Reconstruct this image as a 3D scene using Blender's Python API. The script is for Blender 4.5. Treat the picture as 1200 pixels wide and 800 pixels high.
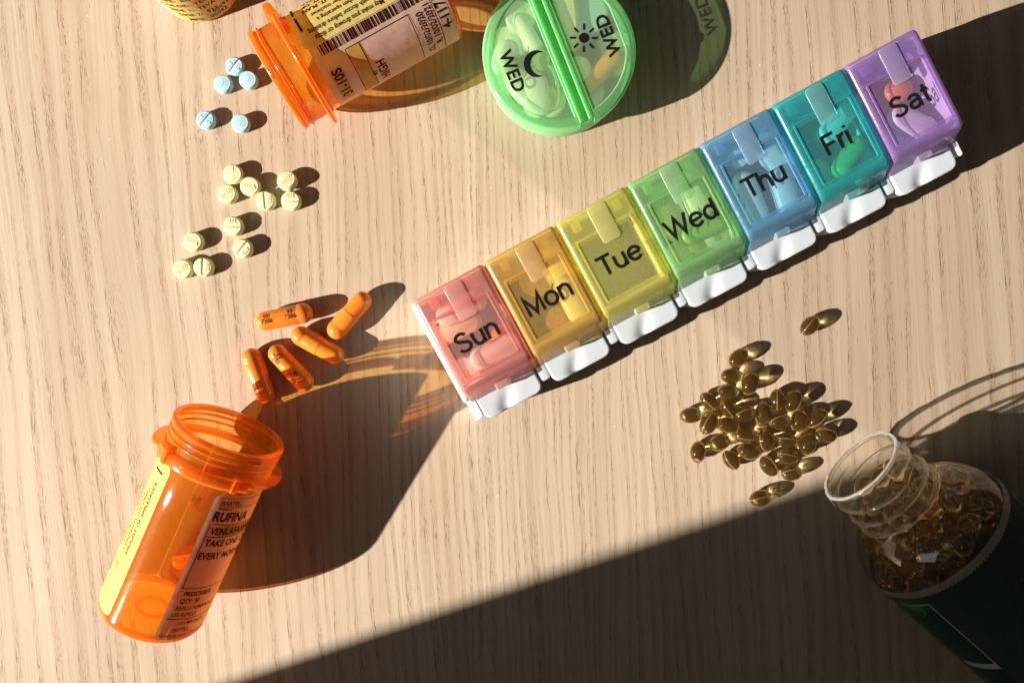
import bpy, bmesh, math, random
from mathutils import Vector, Matrix

random.seed(7)
S = bpy.context.scene
for o in list(bpy.data.objects):
    bpy.data.objects.remove(o)
COL = S.collection
R_ = math.radians
MM = 0.1                 # scene units are centimetres (unit scale set below); shapes are written in millimetres
K = MM / 0.001
S.unit_settings.system = 'METRIC'
S.unit_settings.scale_length = 0.01

# ------------------------------------------------------------------ camera
CAM_H = 280.0            # mm above the table
F_PX = 867.0             # focal length in pixels of a 1200 px wide frame (26 mm equivalent)
TILT = math.atan(40 / F_PX)
cam = bpy.data.cameras.new('camera')
cam_o = bpy.data.objects.new('camera', cam)
COL.objects.link(cam_o)
cam.sensor_width = 36.0
cam.lens = 36.0 * F_PX / 1200
cam.clip_start, cam.clip_end = 0.01 * K, 50 * K
cam_o.location = (0, 0, CAM_H * MM)
cam_o.rotation_euler = (-TILT, 0, 0)
S.camera = cam_o
_rot = Matrix.Rotation(-TILT, 3, 'X')


def P(px, py, z=0.0):
    """table position (mm) of the spot at picture position px, py and height z"""
    d = _rot @ Vector(((px - 600) / F_PX, (400 - py) / F_PX, -1))
    t = (CAM_H - z) / -d.z
    return Vector((d.x * t, d.y * t, z))


# ------------------------------------------------------------------ light
w = bpy.data.worlds.new('World')
S.world = w
w.use_nodes = True
bg = w.node_tree.nodes['Background']
bg.inputs[0].default_value = (1.0, 0.93, 0.86, 1)
bg.inputs[1].default_value = 0.038

AZ, EL = R_(19.5), R_(24.5)
SUN_D = 12.0 * K
sun_dir = Vector((math.cos(AZ) * math.cos(EL), math.sin(AZ) * math.cos(EL), -math.sin(EL)))   # travel direction
lamp = bpy.data.lights.new('low_sun_through_window', 'SPOT')
lamp.energy = 19000 * K * K
lamp.color = (1.0, 0.92, 0.82)
lamp.spot_size = R_(9)
lamp.spot_blend = 0.2
lamp.shadow_soft_size = SUN_D * math.tan(R_(0.27))
lamp.cycles.is_caustics_light = True
lo = bpy.data.objects.new('low_sun_through_window', lamp)
COL.objects.link(lo)
lo.location = -sun_dir * SUN_D
lo.rotation_euler = sun_dir.to_track_quat('-Z', 'Y').to_euler()

# the bright sky seen through the window the sun comes in by
wnd = bpy.data.lights.new('window_skylight', 'AREA')
wnd.shape = 'RECTANGLE'; wnd.size = 0.5 * K; wnd.size_y = 0.8 * K
wnd.energy = 1.5 * K * K
wnd.color = (0.92, 0.96, 1.0)
wo = bpy.data.objects.new('window_skylight', wnd)
COL.objects.link(wo)
wo.location = (-1.35 * K, -0.10 * K, 0.95 * K)
wo.rotation_euler = (-wo.location).to_track_quat('-Z', 'Y').to_euler()

S.render.engine = 'CYCLES'
S.view_settings.view_transform = 'Standard'
S.view_settings.look = 'None'
S.view_settings.exposure = 0.0
S.view_settings.gamma = 1.0
S.cycles.use_denoising = True
S.cycles.max_bounces = 24
S.cycles.transparent_max_bounces = 32
S.cycles.transmission_bounces = 16
S.cycles.glossy_bounces = 8
S.cycles.sample_clamp_indirect = 6.0
S.cycles.blur_glossy = 0.3


# ------------------------------------------------------------------ materials
def new_mat(name):
    m = bpy.data.materials.new(name)
    m.use_nodes = True
    nt = m.node_tree
    nt.nodes.clear()
    out = nt.nodes.new('ShaderNodeOutputMaterial')
    return m, nt, out


class NT:
    """small node-writing helper"""
    def __init__(s, nt): s.nt = nt
    def n(s, t, **k):
        x = s.nt.nodes.new(t)
        for a, v in k.items(): setattr(x, a, v)
        return x
    def put(s, sock, v):
        if hasattr(v, 'is_output'): s.nt.links.new(v, sock)
        elif isinstance(v, (tuple, list)) and sock.type == 'RGBA' and len(v) == 3: sock.default_value = (*v, 1)
        else: sock.default_value = v
    def m(s, op, *a, clamp=False):
        x = s.n('ShaderNodeMath', operation=op, use_clamp=clamp)
        for i, v in enumerate(a): s.put(x.inputs[i], v)
        return x.outputs[0]
    def ss(s, v, e0, e1, lo=0.0, hi=1.0):
        x = s.n('ShaderNodeMapRange', interpolation_type='SMOOTHSTEP')
        for i, q in enumerate((v, e0, e1, lo, hi)): s.put(x.inputs[i], q)
        return x.outputs[0]
    def xyz(s, x, y, z=0.0):
        c = s.n('ShaderNodeCombineXYZ')
        for i, v in enumerate((x, y, z)): s.put(c.inputs[i], v)
        return c.outputs[0]
    def noise(s, vec, scale=1.0, detail=2.0, rough=0.5):
        x = s.n('ShaderNodeTexNoise')
        s.put(x.inputs['Vector'], vec); s.put(x.inputs['Scale'], scale)
        s.put(x.inputs['Detail'], detail); s.put(x.inputs['Roughness'], rough)
        return x.outputs[0]
    def mix(s, f, a, b):
        x = s.n('ShaderNodeMix', data_type='RGBA')
        s.put(x.inputs[0], f); s.put(x.inputs[6], a); s.put(x.inputs[7], b)
        return x.outputs[2]
    def mixs(s, f, a, b):
        x = s.n('ShaderNodeMixShader')
        s.put(x.inputs[0], f); s.nt.links.new(a, x.inputs[1]); s.nt.links.new(b, x.inputs[2])
        return x.outputs[0]
    def bump(s, h, strength, dist, normal=None):
        x = s.n('ShaderNodeBump')
        s.put(x.inputs['Strength'], strength); s.put(x.inputs['Distance'], dist); s.put(x.inputs['Height'], h)
        if normal is not None: s.put(x.inputs['Normal'], normal)
        return x.outputs[0]


def solid(name, col, rough=0.45, var=0.06, bump=0.0, scale=900.0, sss=0.0, spec=0.5, coat=0.0):
    """an opaque surface with a little uneven colour and relief"""
    m, nt, out = new_mat(name)
    g = NT(nt)
    tc = g.n('ShaderNodeTexCoord').outputs['Object']
    nz = g.noise(tc, scale / K, 3.0, 0.6)
    a = tuple(c * (1 - var) for c in col); b = tuple(min(1, c * (1 + var)) for c in col)
    p = g.n('ShaderNodeBsdfPrincipled')
    g.put(p.inputs['Base Color'], g.mix(g.ss(nz, 0.3, 0.7), a, b))
    p.inputs['Roughness'].default_value = rough
    p.inputs['Specular IOR Level'].default_value = spec
    if coat:
        p.inputs['Coat Weight'].default_value = coat
        p.inputs['Coat Roughness'].default_value = 0.08
    if sss:
        p.inputs['Subsurface Weight'].default_value = sss
        p.inputs['Subsurface Radius'].default_value = tuple(0.3 + 0.7 * c for c in col)
        p.inputs['Subsurface Scale'].default_value = 0.0012 * K
    if bump:
        g.put(p.inputs['Normal'], g.bump(nz, bump, 0.0002 * K))
    nt.links.new(p.outputs[0], out.inputs[0])
    return m


def thin_plastic(name, tint, body, scatter, rough=0.08, refl=1.0, bump=0.0, edge=6.0, bscale=160.0, worn=1.0):
    """a thin moulded wall: tinted by the path length through it, a little milky, glossy by Fresnel"""
    m, nt, out = new_mat(name)
    g = NT(nt)
    lw = g.n('ShaderNodeLayerWeight')
    lw.inputs[0].default_value = 0.5
    tc = g.n('ShaderNodeTexCoord').outputs['Object']
    nz = g.noise(tc, bscale / K, 3.0, 0.55)
    nrm = g.bump(nz, bump, 0.001 * K) if bump else None
    facing = lw.outputs['Facing']
    cosv = g.m('MAXIMUM', g.m('SUBTRACT', 1.0, facing), 1.0 / edge)
    path = g.m('DIVIDE', 1.0, cosv)
    c = g.n('ShaderNodeCombineColor')
    for i in range(3):
        g.put(c.inputs[i], g.m('POWER', max(tint[i], 0.002), path))
    tr = g.n('ShaderNodeBsdfTransparent'); g.put(tr.inputs[0], c.outputs[0])
    tl = g.n('ShaderNodeBsdfTranslucent'); g.put(tl.inputs[0], body)
    df = g.n('ShaderNodeBsdfDiffuse'); g.put(df.inputs[0], body)
    milky = g.mixs(0.45, tl.outputs[0], df.outputs[0])
    wgt = g.m('SUBTRACT', 1.0, g.m('POWER', 1.0 - scatter, path))
    inner = g.mixs(wgt, tr.outputs[0], milky)
    gl = g.n('ShaderNodeBsdfGlossy')
    scuff = g.noise(tc, 900.0 / K, 4.0, 0.7)
    g.put(gl.inputs['Roughness'], g.m('MULTIPLY', rough, g.ss(scuff, 0.3, 0.75, 1 - 0.4 * worn, 1 + 1.2 * worn)))
    if nrm is not None:
        for x in (gl, tl, df): g.put(x.inputs['Normal'], nrm)
    fr = g.m('MULTIPLY', g.m('ADD', 0.045, g.m('MULTIPLY', 0.7, g.m('POWER', facing, 5.0))), refl, clamp=True)
    nt.links.new(g.mixs(fr, inner, gl.outputs[0]), out.inputs[0])
    return m


def paper(name, col, thru=0.35):
    """adhesive label paper: light from inside the vial glows through it"""
    m, nt, out = new_mat(name)
    g = NT(nt)
    tc = g.n('ShaderNodeTexCoord').outputs['Object']
    nz = g.noise(tc, 400.0 / K, 3.0, 0.6)
    c = g.mix(g.ss(nz, 0.3, 0.7), tuple(q * 0.96 for q in col), tuple(min(1, q * 1.03) for q in col))
    df = g.n('ShaderNodeBsdfDiffuse'); g.put(df.inputs[0], c)
    tl = g.n('ShaderNodeBsdfTranslucent'); g.put(tl.inputs[0], c)
    gl = g.n('ShaderNodeBsdfGlossy'); gl.inputs['Roughness'].default_value = 0.3
    wr = g.noise(tc, 110.0 / K, 2.0, 0.5)
    nrm = g.bump(wr, 0.35, 0.0012 * K, g.bump(nz, 0.1, 0.0002 * K))
    g.put(gl.inputs['Normal'], nrm); g.put(df.inputs['Normal'], nrm)
    nt.links.new(g.mixs(0.035, g.mixs(thru, df.outputs[0], tl.outputs[0]), gl.outputs[0]), out.inputs[0])
    return m


def ink(name, col, rough=0.65):
    m, nt, out = new_mat(name)
    g = NT(nt)
    p = g.n('ShaderNodeBsdfPrincipled')
    tc = g.n('ShaderNodeTexCoord').outputs['Object']
    nz = g.noise(tc, 2500.0 / K, 2.0)
    g.put(p.inputs['Base Color'], g.mix(nz, tuple(c * 0.8 for c in col), tuple(min(1, c * 1.2) for c in col)))
    p.inputs['Roughness'].default_value = rough
    p.inputs['Specular IOR Level'].default_value = 0.15
    nt.links.new(p.outputs[0], out.inputs[0])
    return m


def oak():
    """pale oak veneer: growth rings along Y, open pores strung along the rings, fine fibre"""
    m, nt, out = new_mat('pale_oak_veneer')
    g = NT(nt)
    tc = g.n('ShaderNodeTexCoord')
    sp = g.n('ShaderNodeSeparateXYZ'); nt.links.new(tc.outputs['Object'], sp.inputs[0])
    x = g.m('MULTIPLY', sp.outputs[0], 1 / MM)
    y = g.m('MULTIPLY', sp.outputs[1], 1 / MM)
    w1 = g.noise(g.xyz(g.m('MULTIPLY', x, 1 / 45.0), g.m('MULTIPLY', y, 1 / 210.0), 3.1), 1.0, 2.0)
    w2 = g.noise(g.xyz(g.m('MULTIPLY', x, 1 / 9.0), g.m('MULTIPLY', y, 1 / 22.0), 7.7), 1.0, 3.0, 0.6)
    lean = g.m('ADD', 0.035, g.m('MULTIPLY', 0.05, g.m('TANH', g.m('MULTIPLY', g.m('ABSOLUTE', x), 1 / 120.0))))
    xs = g.m('ADD', x, g.m('MULTIPLY', y, lean))
    xs = g.m('ADD', xs, g.m('MULTIPLY', g.m('SUBTRACT', w1, 0.5), 16.0))
    xs = g.m('ADD', xs, g.m('MULTIPLY', g.m('SUBTRACT', w2, 0.5), 1.5))
    ph = g.m('ADD', g.m('MULTIPLY', xs, 1 / 8.2),
             g.m('MULTIPLY', 15.0, g.m('TANH', g.m('MULTIPLY', g.m('ADD', xs, -10.0), 1 / 75.0))))
    jit = g.noise(g.xyz(g.m('MULTIPLY', ph, 0.9), g.m('MULTIPLY', y, 1 / 400.0), 1.3), 1.0, 1.0)
    ph = g.m('ADD', ph, g.m('MULTIPLY', jit, 1.6))
    fr = g.m('FRACT', ph)
    band = g.m('MULTIPLY', g.ss(fr, 0.0, 0.30), g.ss(fr, 0.34, 0.62, 1.0, 0.0))      # early wood of each ring
    # pores: long narrow cells
    def pores(cx, cy, seed, r0, r1):
        v = g.n('ShaderNodeTexVoronoi', voronoi_dimensions='3D', feature='F1')
        g.put(v.inputs['Vector'], g.xyz(g.m('MULTIPLY', xs, 1 / cx), g.m('MULTIPLY', y, 1 / cy), seed))
        g.put(v.inputs['Scale'], 1.0); g.put(v.inputs['Randomness'], 1.0)
        rnd = g.n('ShaderNodeSeparateColor'); nt.links.new(v.outputs['Color'], rnd.inputs[0])
        d = g.ss(v.outputs['Distance'], r0, r1, 1.0, 0.0)
        return g.m('MULTIPLY', d, g.ss(rnd.outputs[0], 0.25, 0.8))
    pA = pores(0.36, 6.0, 0.5, 0.08, 0.38)
    pB = pores(0.30, 2.6, 4.5, 0.12, 0.42)
    pC = pores(0.9, 11.0, 9.5, 0.03, 0.20)
    strand = g.noise(g.xyz(g.m('MULTIPLY', ph, 1.0), g.m('MULTIPLY', y, 1 / 26.0), 5.0), 1.0, 2.0)
    gate = g.ss(strand, 0.34, 0.60, 0.10, 1.0)
    pore = g.m('MULTIPLY', g.m('MULTIPLY', band, gate), g.m('MAXIMUM', pA, pB))
    # thin dark lines strung along each ring, broken up lengthwise
    brk = g.noise(g.xyz(g.m('MULTIPLY', xs, 1 / 1.1), g.m('MULTIPLY', y, 1 / 7.0), 8.0), 1.0, 3.0, 0.65)
    line = g.m('MULTIPLY', g.ss(fr, 0.13, 0.19), g.ss(fr, 0.20, 0.30, 1.0, 0.0))
    line = g.m('MULTIPLY', g.m('MULTIPLY', line, g.ss(brk, 0.45, 0.62)), gate)
    pore = g.m('MAXIMUM', pore, g.m('MULTIPLY', line, 0.6))
    pore = g.m('MAXIMUM', pore, g.m('MULTIPLY', pC, 0.40))
    fibre = g.noise(g.xyz(g.m('MULTIPLY', xs, 1 / 0.8), g.m('MULTIPLY', y, 1 / 60.0), 0.0), 1.0, 4.0, 0.6)
    tone = g.noise(g.xyz(g.m('MULTIPLY', xs, 1 / 22.0), g.m('MULTIPLY', y, 1 / 260.0), 2.0), 1.0, 3.0, 0.55)
    speck = g.noise(g.xyz(g.m('MULTIPLY', x, 1 / 1.2), g.m('MULTIPLY', y, 1 / 1.6), 6.0), 1.0, 2.0)
    c = g.mix(g.ss(tone, 0.3, 0.7), (0.475, 0.370, 0.268), (0.548, 0.448, 0.340))
    c = g.mix(g.m('MULTIPLY', g.ss(fibre, 0.38, 0.72), 0.42), c, (0.36, 0.25, 0.165))
    c = g.mix(g.m('MULTIPLY', band, 0.34), c, (0.35, 0.235, 0.15))
    c = g.mix(g.m('MULTIPLY', g.ss(speck, 0.62, 0.8), 0.10), c, (0.36, 0.25, 0.17))
    c = g.mix(g.m('MULTIPLY', pore, 0.88), c, (0.16, 0.085, 0.032))
    # scattered dust specks and a few dull marks
    dv = g.n('ShaderNodeTexVoronoi', voronoi_dimensions='2D', feature='F1')
    g.put(dv.inputs['Vector'], g.xyz(g.m('MULTIPLY', x, 1 / 9.0), g.m('MULTIPLY', y, 1 / 9.0))); g.put(dv.inputs['Scale'], 1.0)
    dc = g.n('ShaderNodeSeparateColor'); nt.links.new(dv.outputs['Color'], dc.inputs[0])
    dust = g.m('LESS_THAN', dv.outputs['Distance'], g.m('MULTIPLY', g.m('POWER', dc.outputs[1], 6.0), 0.035))
    c = g.mix(g.m('MULTIPLY', dust, 0.7), c, g.mix(g.m('GREATER_THAN', dc.outputs[0], 0.5), (0.75, 0.70, 0.62), (0.16, 0.10, 0.06)))
    p = g.n('ShaderNodeBsdfPrincipled')
    g.put(p.inputs['Base Color'], c)
    g.put(p.inputs['Roughness'], g.m('ADD', 0.55, g.m('MULTIPLY', pore, 0.3)))
    p.inputs['Specular IOR Level'].default_value = 0.12
    h = g.m('SUBTRACT', g.m('MULTIPLY', fibre, 0.18), pore)
    g.put(p.inputs['Normal'], g.bump(h, 0.55, 0.00022 * K))
    nt.links.new(p.outputs[0], out.inputs[0])
    return m


def oil_glass(name, col, rough=0.0, ior=1.45, gel=None, gelw=0.0, through=0.0, coat=0.6):
    m, nt, out = new_mat(name)
    g = NT(nt)
    p = g.n('ShaderNodeBsdfPrincipled')
    tc = g.n('ShaderNodeTexCoord').outputs['Object']
    nz = g.noise(tc, 150.0 / K, 1.0)
    g.put(p.inputs['Base Color'], g.mix(nz, tuple(c * 0.93 for c in col), col))
    p.inputs['Transmission Weight'].default_value = 1.0
    p.inputs['Roughness'].default_value = rough
    p.inputs['IOR'].default_value = ior
    p.inputs['Coat Weight'].default_value = coat
    p.inputs['Coat Roughness'].default_value = 0.07
    sh_ = p.outputs[0]
    if gel:
        tl = g.n('ShaderNodeBsdfTranslucent'); g.put(tl.inputs[0], gel)
        df = g.n('ShaderNodeBsdfDiffuse'); g.put(df.inputs[0], gel)
        sh_ = g.mixs(gelw, sh_, g.mixs(0.4, tl.outputs[0], df.outputs[0]))
    if through:
        tr = g.n('ShaderNodeBsdfTransparent'); g.put(tr.inputs[0], col)
        sh_ = g.mixs(through, sh_, tr.outputs[0])
    nt.links.new(sh_, out.inputs[0])
    return m


OAK = oak()
WALLP = solid('painted_plaster', (0.62, 0.58, 0.52), 0.8, 0.05, 0.3, 40.0)
ORANGE_PL = thin_plastic('orange_vial_plastic', (0.99, 0.70, 0.26), (1.0, 0.42, 0.06), 0.20, 0.08, 1.1, 0.03, 6.0, 160.0, 0.3)
ORANGE_RIM = thin_plastic('orange_vial_rim', (0.99, 0.72, 0.30), (1.0, 0.43, 0.06), 0.36, 0.12, 1.0, 0.03, 6.0, 160.0, 0.3)
WHITE_LABEL = paper('white_label_paper', (0.76, 0.66, 0.575), 0.45)
YELLOW_LABEL = paper('yellow_label_paper', (0.80, 0.70, 0.24), 0.35)
ORANGE_PRINT = paper('orange_print', (0.80, 0.50, 0.12), 0.42)
BLACK_INK = ink('black_ink', (0.012, 0.010, 0.010), 0.45)
RED_INK = ink('red_ink', (0.45, 0.05, 0.04), 0.5)
CAPS_ORANGE = solid('orange_gelatin', (0.86, 0.235, 0.03), 0.22, 0.05, 0.02, 300.0, 0.25, 0.5)
CAPS_DEEP = solid('deep_orange_gelatin', (0.84, 0.23, 0.022), 0.26, 0.05, 0.02, 300.0, 0.25, 0.5)
TAB_BLUE = solid('pale_blue_tablet', (0.42, 0.66, 0.74), 0.6, 0.04, 0.25, 2500.0, 0.1)
TAB_YELLOW = solid('pale_yellow_tablet', (0.74, 0.74, 0.44), 0.6, 0.04, 0.25, 2500.0, 0.1)
PILL_WHITE = solid('white_pill', (0.80, 0.79, 0.74), 0.4, 0.03, 0.1, 900.0, 0.1)
PILL_CREAM = solid('cream_pill', (0.78, 0.70, 0.48), 0.4, 0.03, 0.1, 900.0, 0.1)
PILL_ORANGE = solid('orange_pill', (0.85, 0.33, 0.04), 0.35, 0.05, 0.05, 900.0, 0.1)
PILL_GREEN = solid('green_pill', (0.30, 0.50, 0.14), 0.35, 0.05, 0.05, 900.0, 0.1)
PILL_BROWN = solid('brown_pill', (0.45, 0.20, 0.12), 0.35, 0.05, 0.05, 900.0, 0.1)
WHITE_TRAY = solid('white_tray_brightened', (0.84, 0.85, 0.86), 0.4, 0.02, 0.03, 200.0, 0.1)  # lighter copy of the white plastic, brightening the bins through its colour
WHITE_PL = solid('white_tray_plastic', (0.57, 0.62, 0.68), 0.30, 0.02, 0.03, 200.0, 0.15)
AMBER = oil_glass('amber_fish_oil', (0.998, 0.87, 0.46), 0.0, 1.50, (1.0, 0.62, 0.14), 0.05, 0.0, 0.25)
AMBER_HEAP = oil_glass('amber_fish_oil_heap', (0.995, 0.87, 0.48), 0.0, 1.45, (1.0, 0.62, 0.14), 0.035, 0.0, 0.25)
SEAM = thin_plastic('gelatin_seam', (0.9, 0.62, 0.25), (0.95, 0.70, 0.30), 0.35, 0.1)
CLEAR_PL = thin_plastic('clear_bottle_plastic', (0.96, 0.95, 0.92), (0.9, 0.88, 0.84), 0.012, 0.05, 1.7, 0.15, 4.0, 90.0, 0.4)
CLEAR_RIM = oil_glass('clear_bottle_ridge', (0.97, 0.96, 0.94), 0.02, 1.5, (0.9, 0.88, 0.84), 0.015, 0.42)
SEAL_LINER = thin_plastic('torn_seal_liner', (0.9, 0.9, 0.9), (0.85, 0.84, 0.82), 0.38, 0.25)
STRIP = thin_plastic('clear_serrated_strip', (0.8, 0.8, 0.78), (0.6, 0.57, 0.52), 0.45, 0.25)
BOTTLE_LABEL = solid('dark_green_label', (0.020, 0.042, 0.040), 0.30, 0.12, 0.05, 300.0)
GREEN_PRINT = ink('bright_green_print', (0.015, 0.13, 0.05), 0.35)
DARK_GREEN = ink('dark_green_print', (0.015, 0.055, 0.035), 0.35)
PALE_PRINT = ink('pale_print', (0.52, 0.48, 0.42), 0.4)
DIM_PRINT = ink('dim_grey_print', (0.13, 0.15, 0.16), 0.4)
GREEN_PL = thin_plastic('green_box_plastic', (0.62, 0.92, 0.60), (0.50, 0.90, 0.52), 0.93, 0.3, 0.15, 0.1)
GREEN_LID = thin_plastic('green_box_window', (0.88, 0.99, 0.82), (0.74, 0.96, 0.70), 0.28, 0.10, 1.0, 0.12)
GREEN_RIM = thin_plastic('green_box_rim', (0.68, 0.95, 0.66), (0.46, 0.90, 0.50), 0.46, 0.10, 1.0, 0.1)


# ------------------------------------------------------------------ mesh helpers (all shapes in millimetres)
def mesh_obj(name, verts, faces, mat, parent=None, smooth=40.0, mats=None):
    me = bpy.data.meshes.new(name)
    me.from_pydata([tuple(c * MM for c in v) for v in verts], [], faces)
    me.update()
    if smooth is not None:
        me.polygons.foreach_set('use_smooth', [True] * len(me.polygons))
        me.set_sharp_from_angle(angle=R_(smooth))
    me.materials.append(mat)
    o = bpy.data.objects.new(name, me)
    COL.objects.link(o)
    if parent is not None: o.parent = parent
    return o


class MB:
    """collects shapes into one mesh"""
    def __init__(s): s.v, s.f = [], []
    def add(s, v, f, M=None):
        b = len(s.v)
        s.v += [tuple(M @ Vector(p)) if M is not None else tuple(p) for p in v]
        s.f += [tuple(i + b for i in q) for q in f]
        return s
    def obj(s, name, mat, parent=None, smooth=40.0): return mesh_obj(name, s.v, s.f, mat, parent, smooth)


def loft(rings, cap0=True, cap1=True):
    n = len(rings[0]); v = []; f = []
    for r in rings: v += r
    for k in range(len(rings) - 1):
        for i in range(n):
            j = (i + 1) % n
            f.append((k * n + i, k * n + j, (k + 1) * n + j, (k + 1) * n + i))
    if cap0: f.append(tuple(reversed(range(n))))
    if cap1: f.append(tuple(range((len(rings) - 1) * n, len(rings) * n)))
    return v, f


def rrect(x0, x1, y0, y1, r, z, n=4):
    out = []
    for cx, cy, a0 in ((x1 - r, y1 - r, 0), (x0 + r, y1 - r, 90), (x0 + r, y0 + r, 180), (x1 - r, y0 + r, 270)):
        for i in range(n + 1):
            a = R_(a0 + 90 * i / n)
            out.append((cx + r * math.cos(a), cy + r * math.sin(a), z))
    return out


def rbox(x0, x1, y0, y1, z0, z1, r, b):
    """box with rounded corners and bevelled top and bottom edges"""
    rings = [rrect(x0 + b, x1 - b, y0 + b, y1 - b, max(r - b, 0.05), z0)]
    rings.append(rrect(x0, x1, y0, y1, r, z0 + b))
    for k in range(4):
        a = R_(90 * k / 3)
        q = b * (1 - math.cos(a)); h = b * (1 - math.sin(a))
        rings.append(rrect(x0 + q, x1 - q, y0 + q, y1 - q, max(r - q, 0.05), z1 - h))
    return loft(rings)


def lathe(prof, seg=64, a0=0.0, a1=360.0, close=False):
    """turn (r, z) points round Z"""
    full = abs(a1 - a0 - 360) < 1e-6
    n = seg if full else seg + 1
    v = []; f = []
    for r, z in prof:
        for i in range(n):
            a = R_(a0 + (a1 - a0) * i / seg)
            v.append((r * math.cos(a), r * math.sin(a), z))
    m = len(prof)
    for k in range(m if close else m - 1):
        k2 = (k + 1) % m
        for i in range(n if full else n - 1):
            j = (i + 1) % n
            f.append((k * n + i, k * n + j, k2 * n + j, k2 * n + i))
    if not full and close:
        f.append(tuple(k * n for k in range(m)))
        f.append(tuple(k * n + n - 1 for k in reversed(range(m))))
    return v, f


def ring(R, z, r, seg=64, rs=8, a0=0, a1=360, flat=1.0):
    pr = [(R + r * math.cos(R_(360 * k / rs)), z + r * flat * math.sin(R_(360 * k / rs))) for k in range(rs)]
    return lathe(pr, seg, a0, a1, close=True)


_fcache = {}
def text_geo(body, size, bold=0.0, wide=1.0, align='CENTER', spacing=1.0):
    """flat lettering as verts (mm) and faces"""
    key = (body, bold, spacing)
    if key not in _fcache:
        cu = bpy.data.curves.new('t', 'FONT')
        cu.body = body; cu.size = 1.0; cu.resolution_u = 3; cu.offset = bold
        cu.space_character = spacing
        ob = bpy.data.objects.new('t', cu)
        COL.objects.link(ob)
        dg = bpy.context.evaluated_depsgraph_get()
        me = bpy.data.meshes.new_from_object(ob.evaluated_get(dg))
        _fcache[key] = ([tuple(v.co) for v in me.vertices], [tuple(p.vertices) for p in me.polygons])
        bpy.data.objects.remove(ob); bpy.data.curves.remove(cu); bpy.data.meshes.remove(me)
    v, f = _fcache[key]
    if not v: return [], []
    x0 = min(p[0] for p in v); x1 = max(p[0] for p in v)
    ox = {'CENTER': (x0 + x1) / 2, 'LEFT': x0, 'RIGHT': x1}[align]
    return [((p[0] - ox) * size * wide, p[1] * size, 0.0) for p in v], f


def rect_geo(x0, x1, y0, y1, nx=1, ny=1):
    v = [(x0 + (x1 - x0) * i / nx, y0 + (y1 - y0) * j / ny, 0) for j in range(ny + 1) for i in range(nx + 1)]
    f = [(j * (nx + 1) + i, j * (nx + 1) + i + 1, (j + 1) * (nx + 1) + i + 1, (j + 1) * (nx + 1) + i)
         for j in range(ny) for i in range(nx)]
    return v, f


def wrap(v, R, phi0, z0, along='around'):
    """lay flat print on a cylinder round Z: 'around' reads round the bottle with its top to the mouth, 'axis' reads towards the mouth"""
    out = []
    for x, y, h in v:
        if along == 'around': a, z = R_(phi0) + x / R, z0 + y
        else: a, z = R_(phi0) - y / R, z0 + x
        out.append(((R + h) * math.cos(a), (R + h) * math.sin(a), z))
    return out


def label_patch(R, a0, a1, z0, z1, rad=2.0, n=28):
    zs = [z0 + rad * (1 - math.cos(R_(90 * k / 5))) for k in range(6)] + [z1 - rad * (1 - math.cos(R_(90 * k / 5))) for k in range(5, -1, -1)]
    v = []; f = []
    for z in zs:
        d = max(rad - (z - z0), rad - (z1 - z), 0)
        ins = math.degrees((rad - math.sqrt(max(rad * rad - d * d, 0))) / R)
        for i in range(n + 1):
            a = R_(a0 + ins + (a1 - a0 - 2 * ins) * i / n)
            v.append((R * math.cos(a), R * math.sin(a), z))
    for k in range(len(zs) - 1):
        for i in range(n):
            b = k * (n + 1) + i
            f.append((b, b + 1, b + n + 2, b + n + 1))
    return v, f


def empty(name, M=None, label=None, cat=None, group=None):
    o = bpy.data.objects.new(name, None)
    o.empty_display_size = 10 * MM
    COL.objects.link(o)
    if M is not None: o.matrix_world = M
    tag(o, label, cat, group)
    return o


def tag(o, label=None, cat=None, group=None, kind=None):
    if label: o['label'] = label
    if cat: o['category'] = cat
    if group: o['group'] = group
    if kind: o['kind'] = kind
    return o


def place(loc_mm, rz=0.0, rx=0.0, ry=0.0, order='XYZ'):
    """matrix for a thing standing at loc (mm)"""
    M = Matrix.Rotation(R_(rz), 4, 'Z') @ Matrix.Rotation(R_(ry), 4, 'Y') @ Matrix.Rotation(R_(rx), 4, 'X')
    M.translation = Vector(loc_mm) * MM
    return M


def axis_frame(base_mm, d, roll=0.0):
    """matrix with local Z along d and local X turned upwards, then rolled"""
    z = Vector(d).normalized()
    x = (Vector((0, 0, 1)) - z * z.z).normalized()
    y = z.cross(x)
    M = Matrix((x, y, z)).transposed().to_4x4() @ Matrix.Rotation(R_(roll), 4, 'Z')
    M.translation = Vector(base_mm) * MM
    return M


def dup(root):
    """a copy of a thing with copies of its parts and sub-parts"""
    r = root.copy(); COL.objects.link(r)
    for ch in list(root.children):
        c = ch.copy(); COL.objects.link(c); c.parent = r
        for gc in list(ch.children):
            d = gc.copy(); COL.objects.link(d); d.parent = c
    return r


# ------------------------------------------------------------------ the setting
tb = MB(); tb.add(*rbox(-620, 760, -520, 520, -28, 0, 6, 1.5))
tag(tb.obj('table_top', OAK, None, 30), kind='structure')

# unseen wall added out of the frame so its edge shades the lower right
e0, e1 = P(262, 800), P(905, 590)
ed = (e1 - e0).normalized()
ed = (e0 - Vector((-sun_dir.x, -sun_dir.y, 0)) * SUN_D / MM).normalized()
corner = e0 - ed * 520
nrm = Vector((ed.y, -ed.x, 0))
wl = MB()
v, f = rbox(-90, 0, 0, 900, -760, 1500, 2, 1)
wl.add(v, f, Matrix.Translation(corner) @ Matrix((ed, nrm, (0, 0, 1))).transposed().to_4x4())
tag(wl.obj('shade_wall', WALLP, None, 30), kind='structure')


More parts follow.
